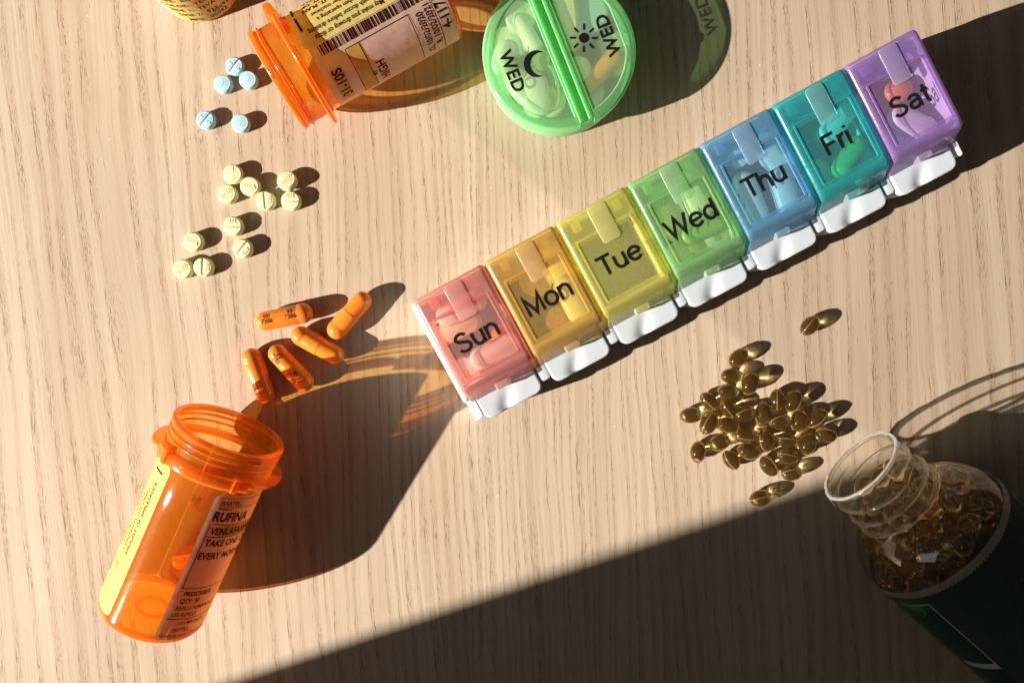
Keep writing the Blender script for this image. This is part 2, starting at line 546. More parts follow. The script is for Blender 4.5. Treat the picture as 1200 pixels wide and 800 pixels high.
# ------------------------------------------------------------------ orange pharmacy vials
def vial(root, R, Rn, Rf, L, flange_a=(45, 315), tab=True, turns=((3.3, 0.42), (5.6, 0.34))):
    """thin walled vial, base at z 0, mouth at z L"""
    nz = L - 11.0
    prof = [(0.02, 1.6), (R * 0.35, 1.5), (R * 0.62, 0.9), (R * 0.7, 0.3), (R - 2.0, 0.0), (R - 0.7, 0.3), (R, 1.4),
            (R, 3), (R, nz * 0.35), (R, nz * 0.7), (R, nz - 1.6), (R + (Rn - R) * 0.4, nz - 0.8), (Rn - 0.8, nz), (Rn - 0.8, L - 4), (Rn - 0.8, L - 0.5)]
    MB().add(*lathe(prof, 72)).obj('body', ORANGE_PL, root, 50)
    b = MB()
    b.add(*lathe([(R * 0.25, 1.9), (R * 0.3, 2.2), (R * 0.35, 1.9)], 48))
    b.add(*lathe([(R - 1.4, 1.0), (R - 1.2, 2.4), (R - 0.9, 3.2)], 64))
    b.obj('base_ring', ORANGE_RIM, root, 60)
    b = MB()
    b.add(*lathe([(Rn - 2.3, L - 0.2), (Rn - 2.0, L + 0.4), (Rn - 0.6, L + 0.5), (Rn - 0.1, L), (Rn - 0.2, L - 1.4), (Rn - 1.2, L - 1.7), (Rn - 2.2, L - 1.2)], 72, close=True))
    b.obj('rim', ORANGE_RIM, root, 50)
    b = MB()
    for z, q in turns:
        b.add(*ring(Rn - 0.7, L - z, q, 72, 8))
    b.obj('thread', ORANGE_RIM, root, 60)
    b = MB()
    a0, a1 = flange_a
    n = 56
    # flange with rounded ends
    def fr(a, r): return (r * math.cos(a), r * math.sin(a))
    v = []; ff = []
    for i in range(n + 1):
        a = R_(a0 + (a1 - a0) * i / n)
        t = min(i, n - i) / n * (a1 - a0)
        k = min(1.0, t / 16.0)
        ro = Rn - 0.9 + (Rf - Rn + 0.9) * math.sqrt(max(0.0, 1 - (1 - k) ** 2))
        for r, z in ((Rn - 0.9, nz + 1.7), (max(ro - 0.5, Rn - 0.85), nz + 1.7), (ro, nz + 1.2), (ro, nz + 0.5), (max(ro - 0.5, Rn - 0.85), nz), (Rn - 0.9, nz)):
            v.append((*fr(a, r), z))
    for i in range(n):
        for q in range(6):
            p = (q + 1) % 6
            ff.append((i * 6 + q, i * 6 + p, (i + 1) * 6 + p, (i + 1) * 6 + q))
    b.add(v, ff)
    b.obj('flange', ORANGE_RIM, root, 50)
    if tab:
        # the press tab with its raised word
        tz = nz + 4.6
        b = MB()
        b.add(*lathe([(R + 0.2, tz - 6.6), (R + 2.0, tz - 6.4), (R + 2.2, tz - 5.9), (R + 2.2, tz - 3.2), (R + 2.0, tz - 2.7), (R + 0.2, tz - 2.5)], 30, -30, 42, close=True))
        for a in (-42, 47):
            b.add(*lathe([(R + 0.2, tz - 6.4), (R + 2.4, tz - 6.2), (R + 2.6, tz - 2.2), (R + 0.2, tz - 1.9)], 6, a - 8, a + 8, close=True))
        for a in (-33, 40):
            b.add(*lathe([(R + 0.2, tz - 7.0), (R + 2.9, tz - 6.6), (R + 3.0, tz - 1.8), (R + 0.2, tz - 1.2)], 3, a - 2.2, a + 2.2, close=True))
        t = b.obj('press_tab', ORANGE_RIM, root, 40)
        v, f = text_geo('HOLD', 3.2, 0.0, 1.25)
        MB().add(wrap(v, R + 2.32, 2, tz - 5.6), f).obj('raised_lettering', ORANGE_RIM, t, None)


def print_on(parent, R, items, mat, name='lettering'):
    b = MB()
    for (txt, size, phi, z, along, kw) in items:
        v, f = text_geo(txt, size, **kw) if isinstance(txt, str) else txt
        b.add(wrap(v, R, phi, z, along), f)
    if b.v: return b.obj(name, mat, parent, None)


# --- the open vial lying lower left
R1, N1, F1 = 18.2, 19.6, 22.6
pb = P(177, 716, R1)
pm = P(270, 504, 23.6)
L1 = (pm - pb).length
d1 = (pm - pb).normalized()
vial_a = empty('pill_vial', axis_frame(pb, d1), 'orange pharmacy vial lying open at the lower corner beside spilled orange capsules', 'pill bottle', 'orange pharmacy vials')
vial(vial_a, R1, N1, F1, L1, (48, 312), True)
yl = MB().add(*label_patch(R1 + 0.12, -154, -25, 3.0, L1 - 14.0)).obj('yellow_label', YELLOW_LABEL, vial_a, None)
k = dict(align='LEFT', wide=0.95, spacing=1.15)
print_on(yl, R1 + 0.24, [
    ('AMOUNT OF APPLESAUCE', 2.2, -36.5, 24.5, 'axis', k),
    ('CONTENTS ON SMALL', 2.2, -45, 25.0, 'axis', k),
    ('SPRINKLE CAPSULE', 2.2, -53.5, 25.5, 'axis', k),
    ('SWALLOW WHOLE OR', 2.2, -62, 26, 'axis', k),
    (rect_geo(0, 0.5, -2.6, 2.6, 1, 6), 0, -43, L1 - 18.0, 'axis', {}),
    ('45J', 1.5, -54, 12.5, 'axis', k), ('10', 1.5, -61, 6.5, 'axis', k),
    ('00093', 1.3, -44, 17.6, 'axis', k), ('7386', 1.3, -48.5, 17.6, 'axis', k), ('98', 1.3, -54, 18.5, 'axis', k), ('00', 1.3, -59, 19.5, 'axis', k),
], BLACK_INK)
zT, zB = L1 - 15.0, 2.2
LH = zT - zB
wl_ = MB().add(*label_patch(R1 + 0.12, 29, 205, zB, zT, 2.6, 48)).obj('white_label', WHITE_LABEL, vial_a, None)
k = dict(align='LEFT', wide=0.8, bold=0.02)
kb = dict(align='LEFT', wide=0.8, bold=0.034)
A0 = 34
def row(fr): return zT - fr * LH
print_on(wl_, R1 + 0.24, [
    ('RUFINA', 4.9, A0 + 1, row(0.175), 'around', kb),
    ('VENLAFAXINE ER', 3.6, A0 + 4, row(0.265), 'around', kb),
    ('TAKE ONE CAPSULE', 3.6, A0 + 4, row(0.345), 'around', kb),
    ('EVERY MORNING', 3.6, A0 + 3, row(0.435), 'around', kb),
    ('PRESCRIBER', 2.5, A0 + 6, row(0.69), 'around', kb),
    ('QTY: 30', 2.5, A0 + 5, row(0.74), 'around', kb),
    ('REFILLS REMAINING', 2.2, A0 + 4, row(0.79), 'around', k),
    ('USE REFILLS', 2.2, A0 + 2, row(0.835), 'around', k),
    ('1101 MADISON', 2.0, A0 + 13, row(0.895), 'around', k),
    ('SEATTLE', 2.0, A0 + 10, row(0.943), 'around', k),
    ('PHARMACIST', 1.0, A0 + 3, row(0.10), 'around', kb),
    (rect_geo(0, 40, 0, 0.3, 24, 1), 0, A0 + 4, row(0.20), 'around', {}),
    (rect_geo(0, 40, 0, 0.3, 24, 1), 0, A0 + 1, row(0.285), 'around', {}),
    (rect_geo(0, 0.3, 0, LH * 0.435, 1, 1), 0, A0 + 1, row(0.64), 'around', {}),
    (rect_geo(0, 40, 0, 0.3, 24, 1), 0, A0 + 1, row(0.64), 'around', {}),
    (rect_geo(0, 40, 0, 0.3, 24, 1), 0, A0 - 1, row(0.855), 'around', {}),
    ('WARNING: MAY CAUSE', 1.1, A0 - 1, row(0.978), 'around', k),
], BLACK_INK)
print_on(wl_, R1 + 0.22, [(rect_geo(0, 40, 0, LH * 0.075, 24, 1), 0, A0 + 14, row(0.28), 'around', {})], ORANGE_PRINT, 'print_band')
print_on(wl_, R1 + 0.24, [
    ('BARTELL', 2.5, A0 + 4, row(0.07), 'around', kb),
    (rect_geo(0, 30, 0, 0.25, 20, 1), 0, A0 + 2, row(0.082), 'around', {}),
    (rect_geo(0, 30, 0, 0.25, 20, 1), 0, A0 + 2, row(0.022), 'around', {}),
    (rect_geo(0, 0.25, 0, LH * 0.06, 1, 1), 0, A0 + 2, row(0.082), 'around', {})], RED_INK, 'red_print')

# --- the vial lying at the top
R2, N2, F2 = 16.6, 17.8, 20.8
pm2 = P(326, 96, R2 + 4.0)
pb2 = P(516, -10, R2)
L2 = (pm2 - pb2).length
d2 = (pm2 - pb2).normalized()
vial_b = empty('pill_vial', axis_frame(pb2, d2), 'orange pharmacy vial lying on its side above the blue tablets, yellow warning label upside down', 'pill bottle', 'orange pharmacy vials')
vial(vial_b, R2, N2, F2, L2, (130, 410), False, ((3.0, 0.5),))
lev = MB()
lev.add(*lathe([(R2 + 0.1, L2 - 12.4), (R2 + 5.6, L2 - 11.2), (R2 + 6.4, L2 - 10.2), (R2 + 6.2, L2 - 8.6), (R2 + 5.0, L2 - 8.2), (R2 + 0.1, L2 - 7.4)], 10, 72, 112, close=True))
lev.obj('press_tab', ORANGE_RIM, vial_b, 35)
w2 = MB().add(*label_patch(R2 + 0.12, -200, 20, 2.0, L2 - 14.5, 2.0, 60)).obj('white_label', WHITE_LABEL, vial_b, None)
y2 = MB().add(*label_patch(R2 + 0.30, -9, 100, 14.0, L2 - 13.5, 1.5, 40)).obj('yellow_label', YELLOW_LABEL, vial_b, None)
k = dict(align='RIGHT', wide=0.78)
kb = dict(align='RIGHT', wide=0.85, bold=0.02)
ks = dict(align='LEFT', wide=0.85, bold=0.008)
kB = dict(align='LEFT', wide=0.9, bold=0.02)
zl = 21.0
print_on(y2, R2 + 0.42, [
    ('May make you drowsy or dizzy.', 2.35, 0, zl, 'axis', ks),
    ('Check with doctor before drinking', 2.35, 9, zl - 2, 'axis', ks),
    ('Use care when operating a', 2.35, 18, zl, 'axis', ks),
    ('vessel, or other machines', 2.35, 27, zl + 2, 'axis', ks),
    ('ARE PREGNANT, PLAN', 2.6, 38, zl + 1, 'axis', kB),
    ('PREGNANT, OR', 2.6, 48, zl + 8, 'axis', kB),
    ('FEEDING, TALK', 2.6, 58, zl + 8, 'axis', kB),
    (rect_geo(0, 0.7, -3.2, 3.2, 1, 8), 0, 22, L2 - 16.0, 'axis', {}),
    (rect_geo(0, 0.7, -3.2, 3.2, 1, 8), 0, 48, L2 - 16.0, 'axis', {}),
    (lathe([(1.0, 0), (1.35, 0)], 20), 0, 12, zl - 5.5, 'axis', {}),
], BLACK_INK)
bars = []
z = 9.0
rb = random.Random(3)
while z < L2 - 17:
    wd = rb.choice((0.25, 0.25, 0.5, 0.75))
    bars.append((rect_geo(0, wd, -1.7, 1.7, 1, 5), 0, -16, z, 'axis', {}))
    z += wd + rb.choice((0.25, 0.25, 0.5, 0.6))
print_on(w2, R2 + 0.24, bars, BLACK_INK, 'barcode')
print_on(w2, R2 + 0.24, [
    ('31-10S', 5.0, -40, L2 - 20.6, 'around', kb),
    ('HIGH', 4.6, -56, L2 - 35.0, 'around', kb),
    ('60', 2.4, -66, L2 - 31.0, 'around', kb),
    ('12, 10/02/2020', 3.3, -30, 11.6, 'around', kb),
    ('R. 10/02/2021', 3.3, -26, 8.3, 'around', kb),
    ('4-1171', 5.0, -25, 3.4, 'around', kb),
    ('Federal law prohibits', 0.9, -27, 2.4, 'around', k),
    (rect_geo(-22, 0, 0, 0.25, 20, 1), 0, -22, 7.4, 'around', {}),
    (rect_geo(-20, 0, 0, 0.25, 20, 1), 0, -27, L2 - 25.0, 'around', {}),
    (rect_geo(-20, 0, 0, 0.25, 20, 1), 0, -27, L2 - 30.0, 'around', {}),
    (rect_geo(-20, 0, 0, 0.25, 20, 1), 0, -27, 16.0, 'around', {}),
    (rect_geo(0, L2 - 25.0 - 16.0, -0.13, 0.13, 1, 1), 0, -27, 16.0, 'axis', {}),
], BLACK_INK)
print_on(w2, R2 + 0.22, [
    (rect_geo(-20, 0, 0, 4.6, 20, 1), 0, -27.5, L2 - 29.8, 'around', {}),
    (rect_geo(-14, 0, 0, 4.4, 14, 1), 0, -39, L2 - 20.9, 'around', {})], ORANGE_PRINT, 'print_band')

# --- the vial standing at the top edge
R3 = 16.4
p3 = P(233, 27, 0) + Vector((0, R3, 0))
vial_c = empty('pill_vial', place(p3), 'upright orange pharmacy vial with yellow label, cut off by the top edge', 'pill bottle', 'orange pharmacy vials')
vial(vial_c, R3, 17.6, 20.4, 70, (45, 315), False)
y3 = MB().add(*label_patch(R3 + 0.12, -114, 10, 0.9, 56, 1.0, 60)).obj('yellow_label', YELLOW_LABEL, vial_c, None)
w3 = MB().add(*label_patch(R3 + 0.10, 160, 247, 0.9, 56, 1.0, 40)).obj('white_label', WHITE_LABEL, vial_c, None)
k = dict(align='LEFT', wide=0.9, spacing=1.1, bold=0.01)
print_on(y3, R3 + 0.24, [
    ('MFG:  00093', 2.9, -96, 2.6, 'around', k),
    ('00093-0832', 2.9, -62, 5.2, 'around', k),
    ('SIDE 2:  832', 2.9, -103, 6.6, 'around', k),
    ('SIDE 1:  TEVA', 2.9, -109, 10.6, 'around', k),
    ('COLOR:  YELLOW', 2.9, -114, 14.6, 'around', k),
    ('SHAPE:  ROUND', 2.9, -120, 18.6, 'around', k),
    ('TABLET', 2.9, -124, 22.6, 'around', k),
], BLACK_INK)


# ------------------------------------------------------------------ tablets
def tablet_mesh(r, h, score):
    """domed disc with bevelled edge; a pressed groove across when scored"""
    prof = [(0.001, 0), (r * 0.6, 0.02), (r - 0.5, 0.1), (r - 0.12, 0.32), (r, 0.7), (r, h - 0.75), (r - 0.1, h - 0.5)]
    v, f = lathe(prof, 40)
    b = MB(); b.add(v, f)
    n = 40; nr = 9
    base = len(b.v) - n
    prev = [base + i for i in range(n)]
    for k in range(1, nr + 1):
        rr = (r - 0.1) * (1 - k / (nr + 0.3))
        cur = []
        for i in range(n):
            a = R_(360 * i / n); x, y = rr * math.cos(a), rr * math.sin(a)
            q = rr / r
            zz = h - 0.34 * q ** 3.0
            if k == 1: zz = h - 0.12
            if score and abs(x) < 0.42: zz -= 0.4 * (1 - abs(x) / 0.42)
            cur.append(len(b.v)); b.v.append((x, y, zz))
        for i in range(n): b.f.append((prev[i], prev[(i + 1) % n], cur[(i + 1) % n], cur[i]))
        prev = cur
    b.f.append(tuple(prev))
    return b


def tablet(px, py, rz, r, h, mat, score, words, label, group, tilt=(0, 0), lift=0.0):
    t = tablet_mesh(r, h, score).obj('tablet', mat, None, 35)
    t.matrix_world = place(P(px, py, h * 0.8) * Vector((1, 1, 0)) + Vector((0, 0, lift)) if False else Vector((P(px, py, h).x, P(px, py, h).y, lift)), rz, *tilt)
    tag(t, label, 'tablet', group)
    b = MB()
    for txt, size, x, y, a in words:
        v, f = text_geo(txt, size, 0.01, 1.0)
        M = Matrix.Translation((x, y, h - 0.02)) @ Matrix.Rotation(R_(a), 4, 'Z') @ Matrix.Translation((0, -size * 0.35, 0))
        # letters stand a hair off the face with real edges
        n = len(v)
        b.add(v + [(p[0], p[1], -0.2) for p in v], f, Matrix.Translation((0, 0, 0.09)) @ M)
        edges = {}
        for q in f:
            for i in range(len(q)):
                e = (q[i], q[(i + 1) % len(q)])
                edges[e] = edges.get(e, 0) + 1
        o = len(b.v) - 2 * n
        for (p, q) in edges:
            if (q, p) not in edges: b.f.append((p + o, p + o + n, q + o + n, q + o))
    if b.v:
        b.obj('imprint', mat, t, None)
    return t


GB = 'pale blue tablets by the tipped vial'
blue = [
    (274, 77, -38, True, 'scored pale blue tablet, topmost of the three blue tablets touching each other'),
    (260, 98, 70, False, 'pale blue tablet with hooked imprint, lower left of the three touching blue tablets'),
    (290, 93, 70, False, 'pale blue tablet with hooked imprint, nearest of the blue tablets to the vial mouth'),
    (240, 140, -40, True, 'scored pale blue tablet lying apart, to the left of another lone blue tablet'),
    (281, 144, 60, False, 'lone pale blue tablet with hooked imprint, lying below the three touching ones'),
]
for px, py, a, sc, lb in blue:
    wd = [('3', 2.2, -1.7, 0, 90), ('5', 2.2, 1.7, 0, 90)] if sc else [('>', 3.2, 0.2, 0.0, -30)]
    tablet(px, py, a, 3.35, 3.2, TAB_BLUE, sc, wd, lb, GB)

GY = 'pale yellow tablets in a loose scatter'
T, N = 'T', 'N'
yellow = [
    (272, 204, -80, 0, 'yellow tablet with lettered face, top left of the yellow cluster of seven'),
    (292, 218, -8, 0, 'yellow tablet with lettered face lying third across in the middle of the cluster of seven'),
    (265, 227, 50, 0, 'yellow tablet with lettered face, directly below the top left one of the seven'),
    (336, 213, 58, 0, 'yellow tablet tilted on top of its neighbour, right end of the cluster of seven'),
    (340, 235, 90, 1, 'scored yellow tablet lying flat under the tilted one at the right end of the cluster'),
    (310, 235, 5, 1, 'scored yellow tablet at the low middle of the cluster of seven'),
    (272, 265, 92, 1, 'scored yellow tablet in the pair below the cluster, the upper one'),
    (283, 291, -38, 1, 'scored yellow tablet in the pair below the cluster, the lower one with slanted groove'),
    (225, 283, -25, 0, 'yellow tablet with lettered face lying by itself above the lowest pair'),
    (213, 315, 52, 0, 'yellow tablet with lettered face, left one of the lowest touching pair'),
    (237, 313, -2, 1, 'scored yellow tablet, right one of the lowest touching pair'),
]
for i, (px, py, a, sc, lb) in enumerate(yellow):
    wd = [('832', 1.9, 1.8, 0, -90)] if sc else [('TEVA', 2.0, 0, 0, 0)]
    tl, lf = ((-9, 10), 0.55) if i == 3 else ((0, 0), 0.0)
    tablet(px, py, a, 3.6, 3.5, TAB_YELLOW, sc, wd, lb, GY, tl, lf)


# ------------------------------------------------------------------ two-piece capsules
def capsule_prof(r, x0, x1, round0, round1, n=9):
    pr = []
    if round0:
        pr += [(r * math.sin(R_(90 * k / n)) + 0.001, x0 + r * (1 - math.cos(R_(90 * k / n)))) for k in range(n + 1)]
    else: pr += [(r - 0.25, x0), (r, x0 + 0.12)]
    if round1:
        pr += [(r * math.cos(R_(90 * k / n)) + 0.001, x1 - r * (1 - math.sin(R_(90 * k / n)))) for k in range(n + 1)]
    else: pr += [(r, x1 - 0.12), (r - 0.25, x1)]
    return pr


CAP_L, CAP_R = 21.5, 3.72
def capsule(M, label, group, words=True, mats=(CAPS_ORANGE, CAPS_DEEP)):
    c = empty('capsule', M, label, 'capsule', group)
    MB().add(*lathe(capsule_prof(CAP_R - 0.16, -CAP_L / 2, 3.0, True, False), 32)).obj('body', mats[1], c, 40)
    pr = capsule_prof(CAP_R, -1.0, CAP_L / 2, False, True)
    pr = pr[:2] + [(CAP_R, 5.3), (CAP_R - 0.1, 5.6), (CAP_R, 5.9)] + pr[2:]
    MB().add(*lathe(pr, 32)).obj('cap', mats[0], c, 40)
    if words:
        for z0 in (3.2, -5.8):
            b = MB()
            for t, x in (('93', 1.5), ('7386', -0.6)):
                v, f = text_geo(t, 2.3, 0.012, 0.95)
                b.add(wrap([(p[0], p[1], 0) for p in v], CAP_R + 0.05, 8 - x * 14, z0, 'axis'), f)
            b.obj('imprint', BLACK_INK, c, None)
    return c


GC = 'orange capsules spilled before the vial'
caps = [   # end a, end b in the picture, roll, printed
    ((303, 378), (364, 365), 0, True, 'printed orange capsule lying crosswise, topmost on the left side of the spill'),
    ((389, 393), (430, 346), 0, False, 'orange capsule standing out at upper right end of the spill, pointing at the pill organizer'),
    ((343, 388), (402, 421), 0, False, 'unprinted orange capsule slanting down across the middle of the spill'),
    ((318, 406), (364, 456), 15, True, 'printed orange capsule slanting steeply beside the leftmost one'),
    ((292, 410), (314, 470), 0, False, 'orange capsule nearest the vial mouth, leftmost of the spill'),
]
for a, b_, roll, pr, lb in caps:
    A, B = P(*a, CAP_R), P(*b_, CAP_R)
    mid = (A + B) / 2
    dd = (B - A).normalized() if pr else (A - B).normalized()
    capsule(axis_frame((mid.x, mid.y, CAP_R), dd, roll), lb, GC, pr)

# capsules still inside the lower left vial, resting on its wall
def in_vial(t, off, ang, h, lb, pr=True, roll=0):
    """capsule inside vial_a: t along its axis, off sideways, turned by ang, h above the inner wall"""
    up = Vector((0, 0, 1)); up = (up - d1 * up.dot(d1)).normalized()
    side = d1.cross(up)
    ctr = pb + d1 * t + side * off + up * (-(math.sqrt((R1 - 0.6 - CAP_R) ** 2 - off * off)) + h)
    dd = (d1 * math.cos(R_(ang)) + side * math.sin(R_(ang)))
    capsule(axis_frame(ctr, dd, roll), lb, 'orange capsules still inside the vial', pr)


in_vial(46, -3.0, 4, 0.3, 'printed orange capsule lying lengthwise inside the vial, nearest its mouth')
in_vial(38, 7.6, -8, 0.5, 'orange capsule inside the vial against the white label', False)
in_vial(22, 4.2, 38, 2.2, 'orange capsule lying slantwise inside the vial near its base', False)


# ------------------------------------------------------------------ green two-chamber pill box
gb_c = P(655.5, 60, 19)
GZ = 19.0 / 22.0         # height of the box against the drawing below
gb_dir = Vector((0.379, -0.925, 0))
gb_M = place((gb_c.x, gb_c.y, 0), math.degrees(math.atan2(gb_dir.y, gb_dir.x)))
gbox = empty('round_pill_box', gb_M, 'round green translucent pill box with two lids marked with moon and sun', 'pill box')
GR = 26.4
# bottom cup (walls and floor)
MB().add(*lathe([(0.02, 1.0), (GR - 4, 1.0), (GR - 2.2, 0.2), (GR - 1.4, 0.6), (GR - 0.9, 2), (GR - 0.6, 15.5), (GR - 1.4, 15.5), (GR - 1.8, 3)], 96)).obj('cup', GREEN_PL, gbox, 40)
MB().add(*rbox(-GR + 2, GR - 2, -0.6, 0.6, 1.2, 20.0, 0.4, 0.3)).obj('partition', GREEN_PL, gbox, 40)
# the two half-moon lids, x along the hinge bar
for s in (1, -1):
    n = 40
    def half(r, off, z, notch=0.0):
        """half disc outline, flat side at y = off"""
        a0 = math.asin(off / r)
        out = []
        for i in range(n + 1):
            a = a0 + (math.pi - 2 * a0) * i / n
            dv = abs(i / n - 0.5)
            q = notch * max(0.0, 1 - (dv / 0.13) ** 2) if dv < 0.13 else 0.0
            out.append(((r - q) * math.cos(a), s * (r - q) * math.sin(a), z))
        if s < 0: out.reverse()
        return out
    fl = 2.6
    rings = [half(GR + 0.2, fl, 13.5), half(GR + 0.4, fl, 15.0), half(GR + 0.4, fl, 20.6), half(GR + 0.1, fl, 21.4), half(GR - 0.6, fl, 21.9), half(GR - 3.0, fl + 0.7, 22.0, 1.4), half(GR - 3.4, fl + 1.0, 21.4, 1.4)]
    lid = MB().add(*loft(rings, False, False)).obj('lid', GREEN_RIM, gbox, 35)
    pane = MB()
    o = half(GR - 3.35, fl + 0.95, 21.45, 1.4)
    pane.add(o, [tuple(range(len(o)))])
    pane.obj('window', GREEN_LID, lid, None)
    # lettering: parallel to the bar, tops towards it
    b = MB()
    # s = +1 is the right-hand half (sun), s = -1 the left half (moon)
    M = Matrix.Translation((1.4 if s > 0 else 0.0, s * 17.6, 21.62)) @ Matrix.Rotation(0 if s < 0 else math.pi, 4, 'Z')
    v, f = text_geo('WED', 6.2, 0.03, 1.0, spacing=1.08)
    b.add(v, f, M @ Matrix.Translation((0, -2.2, 0)))
    cx = 0.0 if s > 0 else -1.5
    b.obj('lettering', BLACK_INK, lid, None)
    b = MB()
    if s > 0:
        c = Matrix.Translation((-1.0, 9.6, 21.62))
        dv = [(1.75 * math.cos(R_(15 * i)), 1.75 * math.sin(R_(15 * i)), 0) for i in range(24)]
        b.add(dv, [tuple(range(24))], c)
        for q in range(8):
            b.add(*loft([rrect(2.7, 4.9, -0.38, 0.38, 0.36, 0)], False, True), c @ Matrix.Rotation(R_(45 * q + 22), 4, 'Z'))
    else:
        c = Matrix.Translation((1.0, -8.8, 21.62))
        Ro, ri, off, m = 4.6, 4.0, 1.75, 24
        # crescent: a disc less a smaller disc set towards the opening
        xi = (Ro * Ro - ri * ri + off * off) / (2 * off); yi = math.sqrt(Ro * Ro - xi * xi)
        ao = math.atan2(yi, xi); ai = math.atan2(yi, xi - off)
        oa = [(Ro * math.cos(ao + (2 * math.pi - 2 * ao) * i / m), Ro * math.sin(ao + (2 * math.pi - 2 * ao) * i / m), 0) for i in range(m + 1)]
        ia = [(off + ri * math.cos(ai + (2 * math.pi - 2 * ai) * i / m), ri * math.sin(ai + (2 * math.pi - 2 * ai) * i / m), 0) for i in range(m + 1)]
        b.add(oa + ia, [(i, i + 1, m + 2 + i, m + 1 + i) for i in range(m)], c @ Matrix.Rotation(R_(66), 4, 'Z'))
    b.obj('sun_symbol' if s > 0 else 'moon_symbol', BLACK_INK, lid, None)
# hinge bar
hb = MB()
hb.add(*rbox(-GR + 0.2, GR - 0.2, -2.3, 2.3, 18.5, 21.2, 0.8, 0.5))
hb.obj('hinge_bar', GREEN_RIM, gbox, 35)
hp = MB()
for y in (-2.0, 1.5):
    hp = MB()
    hp.add(*rbox(-GR + 0.8, GR - 0.8, y - 0.55, y + 0.55, 20.8, 22.5, 0.4, 0.3))
    hp.obj('hinge_rib', GREEN_RIM, gbox, 35)


for o in list(gbox.children_recursive):
    for vtx in o.data.vertices: vtx.co.z *= GZ

# ------------------------------------------------------------------ plain pills inside boxes
def pill_mesh(kind, l, wd, h):
    b = MB()
    if kind == 'caplet':
        rs = []
        for z, q in ((0, 0.7), (h * 0.12, 0.88), (h * 0.3, 1.0), (h * 0.7, 1.0), (h * 0.88, 0.88), (h, 0.62)):
            rs.append(rrect(-l / 2 + (1 - q) * wd / 2, l / 2 - (1 - q) * wd / 2, -wd / 2 * q, wd / 2 * q, wd / 2 * q - 0.01, z, 7))
        b.add(*loft(rs))
    elif kind == 'round':
        b = tablet_mesh(wd / 2, h, False)
    elif kind == 'capsule':
        v, f = lathe([(p, q) for p, q in capsule_prof(wd / 2, -l / 2, l / 2, True, True)], 24)
        b.add(v, f, Matrix.Translation((0, 0, wd / 2)) @ Matrix.Rotation(math.pi / 2, 4, 'Y'))
    elif kind == 'oval':
        n = 16; pr = [(math.sin(math.pi * k / n) * 1.0 + 1e-4, -math.cos(math.pi * k / n)) for k in range(n + 1)]
        v, f = lathe(pr, 24)
        b.add([(p[2] * l / 2, p[1] * wd / 2, p[0] * h / 2 + h / 2) for p in v], f)
    return b


def pill(kind, px, py, ang, l, wd, h, mat, label, group, zb=3.2, tilt=0):
    if group == GG: zb = min(zb + 2.0, 16.6 - h)
    else: zb = min(zb * 1.2 + 11.0, 26.2 - h)
    q = P(px, py, zb + h)
    o = pill_mesh(kind, l, wd, h).obj({'round': 'tablet', 'oval': 'softgel', 'capsule': 'capsule', 'caplet': 'caplet'}[kind], mat, None, 35)
    o.matrix_world = place((q.x, q.y, zb), ang, 0, tilt)
    tag(o, label, o.name.split('.')[0], group)


GG = 'pills inside the round green box'
pill('round', 610, 18, 0, 0, 11, 5, PILL_WHITE, 'white round tablet inside the green box, moon side, by the hinge bar at the top', GG, 8)
pill('capsule', 618, 37, -58, 16, 6, 6, PILL_WHITE, 'white capsule inside the green box lying beside the bar above the moon', GG, 9)
pill('round', 606, 50, 0, 0, 9, 4, PILL_WHITE, 'small white tablet inside the green box just above the moon sign', GG, 8)
pill('round', 592, 48, 0, 0, 11, 5, PILL_CREAM, 'cream round tablet inside the green box against its moon side wall', GG, 5)
pill('caplet', 628, 108, -82, 16, 10, 7, PILL_WHITE, 'large white caplet inside the green box below the moon side lettering', GG, 8)
pill('oval', 643, 96, -78, 18, 9, 8, AMBER, 'clear amber softgel inside the green box beside the bar', GG, 8.5)
pill('round', 631, 69, 0, 0, 8, 4, PILL_GREEN, 'green tablet inside the green box seen within the moon', GG, 10)
pill('caplet', 595, 85, -66, 15, 8, 6, PILL_CREAM, 'cream caplet inside the green box under the moon side lettering', GG, 4)
pill('round', 626, 18, 0, 0, 9, 5, PILL_CREAM, 'cream tablet inside the green box at the top of the moon side, touching the bar', GG, 4)
pill('oval', 590, 64, 70, 13, 8, 6, PILL_WHITE, 'white oval pill inside the green box left of the moon side lettering', GG, 8)
pill('caplet', 612, 100, -48, 14, 9, 6, PILL_WHITE, 'white caplet inside the green box against its lower moon side wall', GG, 8)
pill('round', 645, 117, 0, 0, 11, 5, PILL_CREAM, 'cream tablet inside the green box at the bottom of the moon side by the bar', GG, 6)
pill('caplet', 720, 60, -70, 17, 9, 6, PILL_WHITE, 'white caplet inside the green box along its sun side wall', GG, 3)
pill('caplet', 665, 22, -83, 22, 9, 7, PILL_CREAM, 'long cream caplet inside the green box beside the bar above the sun sign', GG, 8)
pill('round', 690, 15, 0, 0, 14, 6, TAB_BLUE, 'blue tablet inside the green box at the top of the sun side', GG, 6)
pill('round', 678, 80, 0, 0, 9, 4, PILL_CREAM, 'cream tablet inside the green box below the sun sign', GG, 11)
pill('capsule', 706, 80, 45, 20, 7, 7, PILL_ORANGE, 'orange capsule inside the green box under the sun side lettering', GG, 10)
pill('round', 692, 108, 0, 0, 10, 5, PILL_WHITE, 'white tablet inside the green box at the bottom of the sun side', GG, 4)

